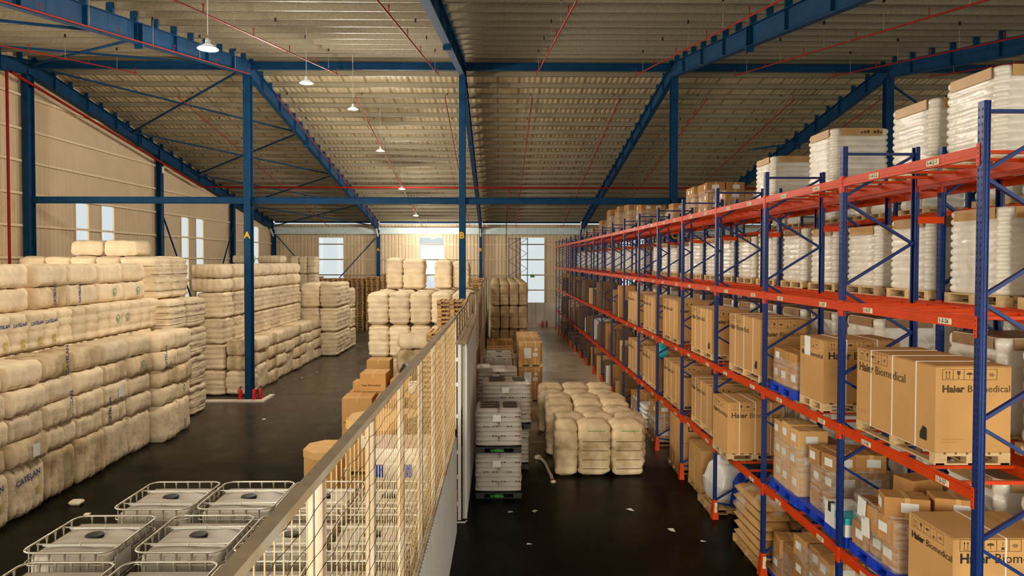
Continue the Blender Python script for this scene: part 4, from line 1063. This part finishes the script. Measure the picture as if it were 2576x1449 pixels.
# sliding door
dr = empty('sliding_door', (-.70, 15.24, 0), 0, 'white ribbed sliding door hung beside the gap in the fence', 'door')
m = MB(); y = 0
while y < 6.3:
    m.box(.0, .02, y, y+.09, .08, 3.86, WHITEM); m.box(.02, .035, y+.09, y+.16, .08, 3.86, WHITEM); m.box(.0, .035, y+.085, y+.092, .08, 3.86, WHITEM); y += .16
put('ribbed_leaf', m, dr)
put('leaf_edge', MB().box(-.06, .035, -.05, .0, .05, 3.86, WHITEM).box(-.04, -.03, -.056, -.05, .05, 3.86, INK), dr)
put('door_frame', MB().box(-.17, -.1, -.02, .04, 0, 3.9, WHITEM).box(-.17, -.1, 6.3, 6.4, 0, 3.9, WHITEM), dr)
for z in (.35, .95, 1.5, 2.3, 3.0, 3.55): put('frame_rung', MB().box(-.3, -.17, -.01, .03, z-.04, z+.04, WHITEM), dr)
put('hanging_track', MB().box(-.2, .04, -.4, 7.6, 3.93, 3.97, CREAMD).box(.01, .04, -.4, 7.6, 3.84, 3.93, WHITEM), dr)
put('track_bracket', MB().box(-.15, -.09, 3.2, 3.26, 3.97, 4.35, CREAMD), dr)
tag(put('floor_guide', MB().box(-1.0, -.66, 15.05, 15.1, 0, .02, WHITEM).box(-.69, -.66, 15.05, 15.18, 0, .02, WHITEM)), 'thin white steel guide on the floor at the door foot', 'door guide')

# ------------------------------------------------------------------ intermediate bulk tanks
def tote():
    t = empty('tank', (0, 0, 0), 0, 'x', 'tank', 'caged plastic tanks beside the fence')
    w, d, h = 1.06, 1.18, 1.15
    put('pallet', MB().box(-.5, .5, -.57, .57, .1, .14, SILV).box(-.48, -.36, -.57, .57, 0, .1, SILV).box(.36, .48, -.57, .57, 0, .1, SILV).box(-.06, .06, -.57, .57, 0, .1, SILV), t)
    bt = MB(); n = 9; rad = .12; vs = []; fs = []; N = 0
    for r, (z, k) in enumerate(((.15, .96), (.2, 1), (1.0, 1), (1.05, .985), (1.075, .95))):
        ring = []
        for (cx, cy, a0) in ((w/2-.05-rad, d/2-.05-rad, 0), (-w/2+.05+rad, d/2-.05-rad, PI/2), (-w/2+.05+rad, -d/2+.05+rad, PI), (w/2-.05-rad, -d/2+.05+rad, 1.5*PI)):
            for q in range(6): a = a0+PI/2*q/5; ring.append(((cx+rad*math.cos(a))*k, (cy+rad*math.sin(a))*k, z))
        N = len(ring); vs += ring
    fs = [(r*N+i, r*N+(i+1) % N, (r+1)*N+(i+1) % N, (r+1)*N+i) for r in range(4) for i in range(N)]
    bt.add(vs, fs, TANK, True)
    # softly quilted top
    g = 16; tv = []
    for i in range(g+1):
        for j in range(g+1):
            x = (i/g-.5)*.9; y = (j/g-.5)*1.02; e = min(1, 5*min(i, g-i, j, g-j)/g)
            z = 1.072+e*(.02+.03*math.sin(abs(y)*9)-.03*math.exp(-((abs(y)-.27)/.05)**2)+.02*noise.noise(Vector((x*3, y*3, 2))))
            tv.append((x, y, z))
    bt.add(tv, [(i*(g+1)+j, (i+1)*(g+1)+j, (i+1)*(g+1)+j+1, i*(g+1)+j+1) for i in range(g) for j in range(g)], TANK, True)
    put('plastic_bottle', bt, t)
    def rim(z, r):
        P = []; q = .14
        for (cx, cy, a0) in ((w/2-q, d/2-q, 0), (-w/2+q, d/2-q, PI/2), (-w/2+q, -d/2+q, PI), (w/2-q, -d/2+q, 1.5*PI)):
            for k in range(6): a = a0+PI/2*k/5; P.append((cx+q*math.cos(a), cy+q*math.sin(a), z))
        return P
    m = MB(); m.path(rim(1.15, 0), .013, SILV, 6, True)
    for z in (.24, .5, .76, 1.0): m.path(rim(z, 0), .009, SILV, 5, True)
    for s in (-1, 1):
        for k in range(5): x = -.36+.18*k; m.tube((x, s*d/2, .14), (x, s*d/2, 1.15), .009, SILV, 5); m.tube((x, s*d/2, 1.08), (x, s*d/2, 1.145), .012, SILV, 5, .02)
        for k in range(6): y = -.42+.168*k; m.tube((s*w/2, y, .14), (s*w/2, y, 1.15), .009, SILV, 5); m.tube((s*w/2, y, 1.08), (s*w/2, y, 1.145), .012, SILV, 5, .02)
    put('tube_cage', m, t)
    for s in (-1, 1): put('cross_bar', MB().tube((-w/2, s*.27, 1.12), (w/2, s*.27, 1.12), .012, SILV, 7).box(-w/2+.08, w/2-.08, s*.27-.02, s*.27+.03, 1.104, 1.115, WHITEM), t); put('tie_band', MB().path([(.0, s*.27-.03, 1.105), (.0, s*.27, 1.14), (.02, s*.27+.05, 1.1)], .006, WHITETAPE, 5), t)
    put('lid', MB().lathe([(.11, 0), (.11, .035), (.1, .045), (.03, .046)], BLACK, 24), t, (.0, .02, 1.085))
    put('label_plate', MB().box(w/2+.005, w/2+.009, -.5, -.14, .8, 1.06, PAPER), t)
    return t
T0 = tote(); first = True
for r, y in enumerate((7.28, 8.72, 10.14)):
    for c, x in enumerate(((-4.82, -3.68, -2.56, -1.6), (-5.06, -3.76, -2.6, -1.58), (-4.78, -3.65, -2.55, -1.6))[r]):
        for l in (0, 1):
            if l == 0 and False: continue
            o = T0 if first else copy_tree(T0); first = False
            o.location = (x+R.uniform(-.01, .01), y, 1.155*l)
            o['label'] = 'caged milky tank, %s layer, %s row, %s of four from the left' % (('lower', 'upper')[l], ('front', 'middle', 'back')[r], NTH[c])
for k, (y, z) in enumerate(((24.9, 0), (26.2, 0))):
    for l in (0, 1):
        o = copy_tree(T0); o.location = (.05, y, 1.155*l); o['label'] = 'dark standing caged tank in the right aisle, %s row, %s layer' % (('front', 'back')[k], ('lower', 'upper')[l]); o['group'] = 'caged tanks in the right aisle'

# ------------------------------------------------------------------ cartons left of the fence
def octabin(x, y, z, w, d, h, label, lab=False, cut=.25, grp=None, pl=True):
    t = empty('octagonal_carton', (x, y, z), 0, label, 'carton', grp)
    def oc(w, d, c): return [(-w/2+c, -d/2), (w/2-c, -d/2), (w/2, -d/2+c), (w/2, d/2-c), (w/2-c, d/2), (-w/2+c, d/2), (-w/2, d/2-c), (-w/2, -d/2+c)]
    def prism(m, P, z0, z1, mt):
        n = len(P); m.add([(a, b, z0) for a, b in P]+[(a, b, z1) for a, b in P], [(i, (i+1) % n, n+(i+1) % n, n+i) for i in range(n)]+[tuple(range(n, 2*n)), tuple(reversed(range(n)))], mt); return m
    p = .14 if pl else 0
    if pl: put('pallet', pal('wood', w, d, .14), t)
    put('carton_body', prism(MB(), oc(w-.03, d-.03, cut), p, h-.02, CARD), t); put('lid', prism(MB(), oc(w, d, cut+.01), h-.17, h, CARDP), t)
    if lab: put('paper_label', MB().box(-.22, .0, -d/2-.012, -d/2-.008, h-.5, h-.26, PAPER), t); put('label_print', MB().box(-.15, -.09, -d/2-.014, -d/2-.0125, h-.33, h-.29, INK).box(-.06, 0, -d/2-.014, -d/2-.0125, h-.33, h-.29, INK), t)
    return t
octabin(-4.05, 16.9, 0, 1.2, 1.2, 1.2, 'octagonal lidded carton standing apart behind the tank cages', cut=.3)
go = 'octagonal cartons stacked behind the fence'
octabin(-2.5, 14.4, 0, 1.15, 1.1, 1.4, 'lower octagonal carton of the pair seen through the fence bars', cut=.22, grp=go)
octabin(-2.5, 14.4, 1.41, 1.15, 1.1, 1.08, 'upper octagonal carton with a white label, seen through the fence bars', True, cut=.22, grp=go)
octabin(-2.45, 16.2, 0, 1.15, 1.1, 2.15, 'tall octagonal carton behind the labelled one', cut=.22, grp=go)
def plain(x0, x1, y0, y1, z0, z1, label, txt=None, mt=CARD, grp='plain cartons left of the fence'):
    t = empty('carton', ((x0+x1)/2, (y0+y1)/2, z0), R.uniform(-.03, .03), label, 'carton', grp); w, d, h = x1-x0, y1-y0, z1-z0
    box_obj('carton_body', -w/2, w/2, -d/2, d/2, 0, h, mt, t)
    put('closing_tape', MB().box(-.03, .03, -d/2-.003, d/2+.003, h-.12, h+.002, CARDP), t); put('flap_gap', MB().box(-w/2+.01, w/2-.01, -.004, .004, h, h+.0015, INKS), t)
    if txt:
        put('printed_lettering', text_mesh('Haier Biomedical', .085, INKS, .002), t, (-w/2+.05, -d/2-.004, h*txt), ROT_N); put('small_print', text_mesh('--- -- ------', .06, INKS), t, (-w/2+.05, -d/2-.004, h*txt-.1), ROT_N)
    return t
plain(-4.6, -3.72, 20.5, 21.4, 0, 1.65, 'tall lettered carton at the left of the carton group', .55)
plain(-3.6, -2.75, 20.45, 21.4, 0, 1.65, 'tall plain carton next to the tall lettered carton')
plain(-3.7, -2.9, 18.4, 19.4, 0, 1.55, 'tall carton in front of the tall lettered pair, by the fence')
plain(-4.25, -3.45, 21.5, 22.4, 1.66, 2.22, 'small lettered carton riding on top of the tall cartons', .3)
plain(-4.6, -3.5, 21.5, 22.6, 0, 1.65, 'tall carton hidden under the small lettered one')
plain(-4.5, -4.28, 21.6, 22.1, 1.66, 1.95, 'little carton tucked left of the small lettered one')
plain(-4.5, -3.7, 23.9, 24.7, 1.6, 2.28, 'farthest carton on top, in front of the bale stack')
plain(-4.5, -3.6, 23.8, 24.8, 0, 1.59, 'carton carrying the farthest one')
plain(-3.35, -2.75, 21.7, 22.4, 1.66, 1.98, 'flat dark carton at the right of the top row')
plain(-3.4, -2.4, 21.5, 22.6, 0, 1.65, 'carton beneath the flat dark one and the pail')
t = empty('pail', (-2.58, 21.3, 1.66), 0, 'small white pail with an open rim on the cartons by the fence', 'bucket'); put('pail_body', MB().lathe([(.0, 0), (.15, .0), (.17, .34), (.155, .34), (.14, .05)], WHITEM, 18), t); put('rim', MB().path([(.17*math.cos(a*PI/9), .17*math.sin(a*PI/9), .34) for a in range(18)], .008, ORANGE, 5, True), t)
plain(-2.75, -2.3, 20.7, 21.5, 0, 1.65, 'narrow carton under the white pail')
tag(put('tarpaulin_bundle', sack_mesh(1.1, .9, .6, DARKT, 3), None, (-2.75, 23.4, 1.6), (.1, .1, .3)), 'crumpled dark plastic bundle on the cartons by the fence', 'bundle')
plain(-3.3, -2.2, 22.9, 23.9, 0, 1.59, 'carton under the crumpled dark bundle')
t = empty('sack_pallet', (-1.75, 12.6, 0), 0, 'tall pale sack pallet with blue labels behind the fence bars', 'pallet load'); put('pallet', pal('wood', 1.1, 1.1), t); put('wrapped_goods', wrapped_mesh(1.05, 1.05, 2.3, .12, 1), t, (0, 0, .14))
for z in (.7, 1.3, 1.95): put('blue_label', MB().box(-.4, -.24, -.545, -.541, z, z+.22, BLUEP), t); put('blue_label', MB().box(.1, .26, -.545, -.541, z, z+.22, BLUEP), t)

# ------------------------------------------------------------------ goods in the right aisle
def logis(x, y, z, n, label, w=1.1, hs=.115, dark=None, lettered=False, film=True):
    t = sackpile(x, y, z, w, 1.08, n, SACK, label, 'white sack pallets in the right aisle', 'black', hs, None, False, 1)
    for q in (2, 4, 6): put('faint_print', cached('fp', lambda: (lambda m: [m.box(-.36+.07*i, -.32+.07*i, -.004, 0, 0, .028, INKS) for i in (0, 1, 3, 4, 8, 9)] and m)(MB()).mesh('faint_print')), t, (.1*(q % 4), -.556*1.0, .13+q*hs+.045))
    if dark:
        for (a, b, c, d) in ((-.46, .0, -.42, -.2), (-.46, .02, -.14, .08), (-.46, .0, .14, .36), (.1, .46, -.4, .36)): put('dark_print', sack_mesh(b-a, d-c, .03, SACKD, 1), t, ((a+b)/2*w/1.1, (c+d)/2, .13+n*hs+.0))
    if lettered: put('pallet_lettering', text_mesh('LOGISALL', .075, GRN, .004), t, (-.2, -.553, .04), ROT_N)
    put('paper_label', MB().box(-.1, .1, -.004, 0, -.08, .08, PAPER), t, (-.05, -.57, .13+n*hs-.2))
    return t
logis(.03, 17.15, 0, 8, 'lower white sack pallet in front, on the aisle floor', lettered=True)
logis(.03, 17.15, 1.10, 8, 'upper white sack pallet in front, with dark printed top', dark=SACKD, lettered=True)
logis(.26, 19.5, 0, 8, 'lower white sack pallet of the second aisle stack', 1.2)
logis(.26, 19.5, 1.10, 10, 'upper white sack pallet of the second aisle stack, dark wrapped top', 1.3, dark=SACKD)
logis(0, 22.4, 0, 8, 'lower white sack pallet of the third aisle stack', 1.2)
logis(0, 22.4, 1.10, 9, 'upper white sack pallet of the third aisle stack, glossy top', 1.25)
tag(put('folded_sack', sack_mesh(.5, .35, .16, SACK, 0), None, (-.45, 21.95, 2.28)), 'single folded white sack lying on the third aisle stack', 'sack')
ga = 'strapped cartons in the right aisle'
for r in range(4):
    for l in (0, 1):
        t = octabin(1.35, 28.45+1.15*r, 1.42*l, .96, 1.0, 1.41 if l == 0 else .98, 'strapped brown carton in the aisle, %s layer, %s row' % (('lower', 'upper')[l], ('front' if r == 0 else NTH[r])), False, .1, ga)
        h = 1.41 if l == 0 else .98
        for x in (-.2, .18): put('strap', MB().box(x-.01, x+.01, -.506, .506, .12, h+.006, WHITETAPE), t)
        if r == 0:
            put('paper_label', MB().box(-.28, .02, -.508, -.504, h-.62, h-.2, PAPER), t); put('paper_label', MB().box(.08, .28, -.508, -.504, h-.55, h-.4, PAPER), t); put('paper_label', MB().box(.14, .27, -.508, -.504, h-.32, h-.22, PAPER), t)
t = carton_load(.1, 29.6, 0, 1.1, 1.1, (.5, .5, .5, .4), 'old', 'shaded brown carton pile in the shade behind the aisle tanks', 'dim carton piles in the aisle', 51, film=False, papers=False)
t = carton_load(.1, 32.0, 0, 1.2, 1.1, (.5, .5, .5, .45), 'old', 'second dark carton pile before the aisle bale block', 'dim carton piles in the aisle', 52, film=False, papers=False)
# rope of cotton and litter
P = [(1.17, 19.9, .05), (1.28, 19.7, .05), (1.36, 19.3, .04), (1.38, 18.8, .04), (1.42, 18.3, .03), (1.43, 17.9, .03)]
m = MB(); m.path(P, .045, FLUFF, 7); m.lathe([(.02, 0), (.12, .02), (.1, .09), (.02, .12)], FLUFF, 10, Matrix.Translation((1.17, 19.95, 0))); m.lathe([(.02, 0), (.08, .01), (.06, .06), (.01, .07)], FLUFF, 8, Matrix.Translation((1.44, 17.8, 0)))
tag(put('cotton_rag', m), 'twisted strip of cotton rag on the floor left of the low bales', 'rag')
lit = [(-9.86, 16.3, .22, 'larger tuft of loose cotton on the floor below the near left wall'), (-9.2, 15.6, .1, 'small cotton tuft nearer the tanks on the left floor')]
for (x, y, r, lb) in lit:
    tag(put('cotton_tuft', sack_mesh(r*1.3, r, r*.5, FLUFF, 1), None, (x, y, 0)), lb, 'cotton tuft')
for k, (px, py) in enumerate(((.3, 15.7), (.85, 15.75), (3.05, 15.8), (.65, 13.9), (-5.2, 26.9), (-8.4, 25), (-9.2, 35.5), (-9.5, 33.8), (3.7, 14.6), (4.2, 14.0))):
    z = .004; m = MB(); a = .06+.02*(k % 3)
    m.add([(-a, -a*.5, z), (a*.8, -a*.7, z+.01), (a, a*.6, z+.004), (-a*.7, a*.5, z+.012)], [(0,1,2,3)], PAPER)
    tag(put('paper_scrap', m, None, (px, py, 0), (0, 0, k)), 'pale paper scrap on the dark floor, %s' % ('just before the front white sacks', 'right of the front white sacks', 'before the low bales', 'nearest one in the right aisle', 'right of column A', 'near the far left bales', 'in the left aisle beyond column A, farther', 'in the left aisle beyond column A, nearer', 'left of the farther numbered guard', 'left of the nearer numbered guard')[k], 'litter', 'paper scraps')
# fire extinguishers
def ext(x, y, label, grp):
    t = empty('fire_extinguisher', (x, y, 0), 0, label, 'fire extinguisher', grp)
    put('cylinder', MB().lathe([(.0, 0), (.075, .01), (.08, .04), (.08, .4), (.06, .47), (.03, .5)], REDX, 18), t)
    put('valve', MB().tube((0, 0, .5), (0, 0, .56), .02, BLACK, 8).box(-.02, .09, -.012, .012, .56, .585, BLACK), t)
    put('hose', MB().path([(0, 0, .54), (-.08, 0, .52), (-.11, 0, .4), (-.1, 0, .15)], .01, BLACK, 6), t)
    return t
ge = 'extinguishers at column A'
ext(-10.45, 28.3, 'red fire extinguisher left of the foot of column A', ge); ext(-9.88, 28.25, 'red fire extinguisher right of the foot of column A, nearer', ge); ext(-9.7, 28.45, 'red fire extinguisher right of the foot of column A, farther', ge)
g2 = 'extinguishers at the back wall'
ext(3.85, 59.2, 'red fire extinguisher at the back wall, left of two', g2); ext(4.2, 59.2, 'red fire extinguisher at the back wall, right of two', g2)
ext(-.95, 15.75, 'red fire extinguisher in the gap beside the sliding door', None)
t = empty('exit_sign', (3.0, 59.6, 4.35), 0, 'small green sign box hung in the back doorway window', 'sign'); put('sign_box', MB().box(-.18, .18, -.04, .04, -.1, .1, GRN), t); put('sign_hanger', MB().tube((0, 0, .1), (0, 0, .4), .01, BLACK, 5), t)

o = box_obj('tall_carton', -.2, .2, -.17, .17, 0, 1.05, CARD_SHADED, None, .01); o.location = (5.1, 21.15, LV[0]); tag(o, 'dark carton under the small turquoise bundle on the lowest beam level', 'carton')
t = empty('turquoise_bag', (5.05, 21.15, LV[0]+1.05), 0, 'small turquoise wrapped bundle standing on a dark carton, lowest beam level', 'bundle')
put('bundle_body', sack_mesh(.28, .26, .34, CYAN, 1), t, (0, 0, 0)); put('bundle_top', sack_mesh(.2, .2, .2, CYAN, 2), t, (0, 0, .32))
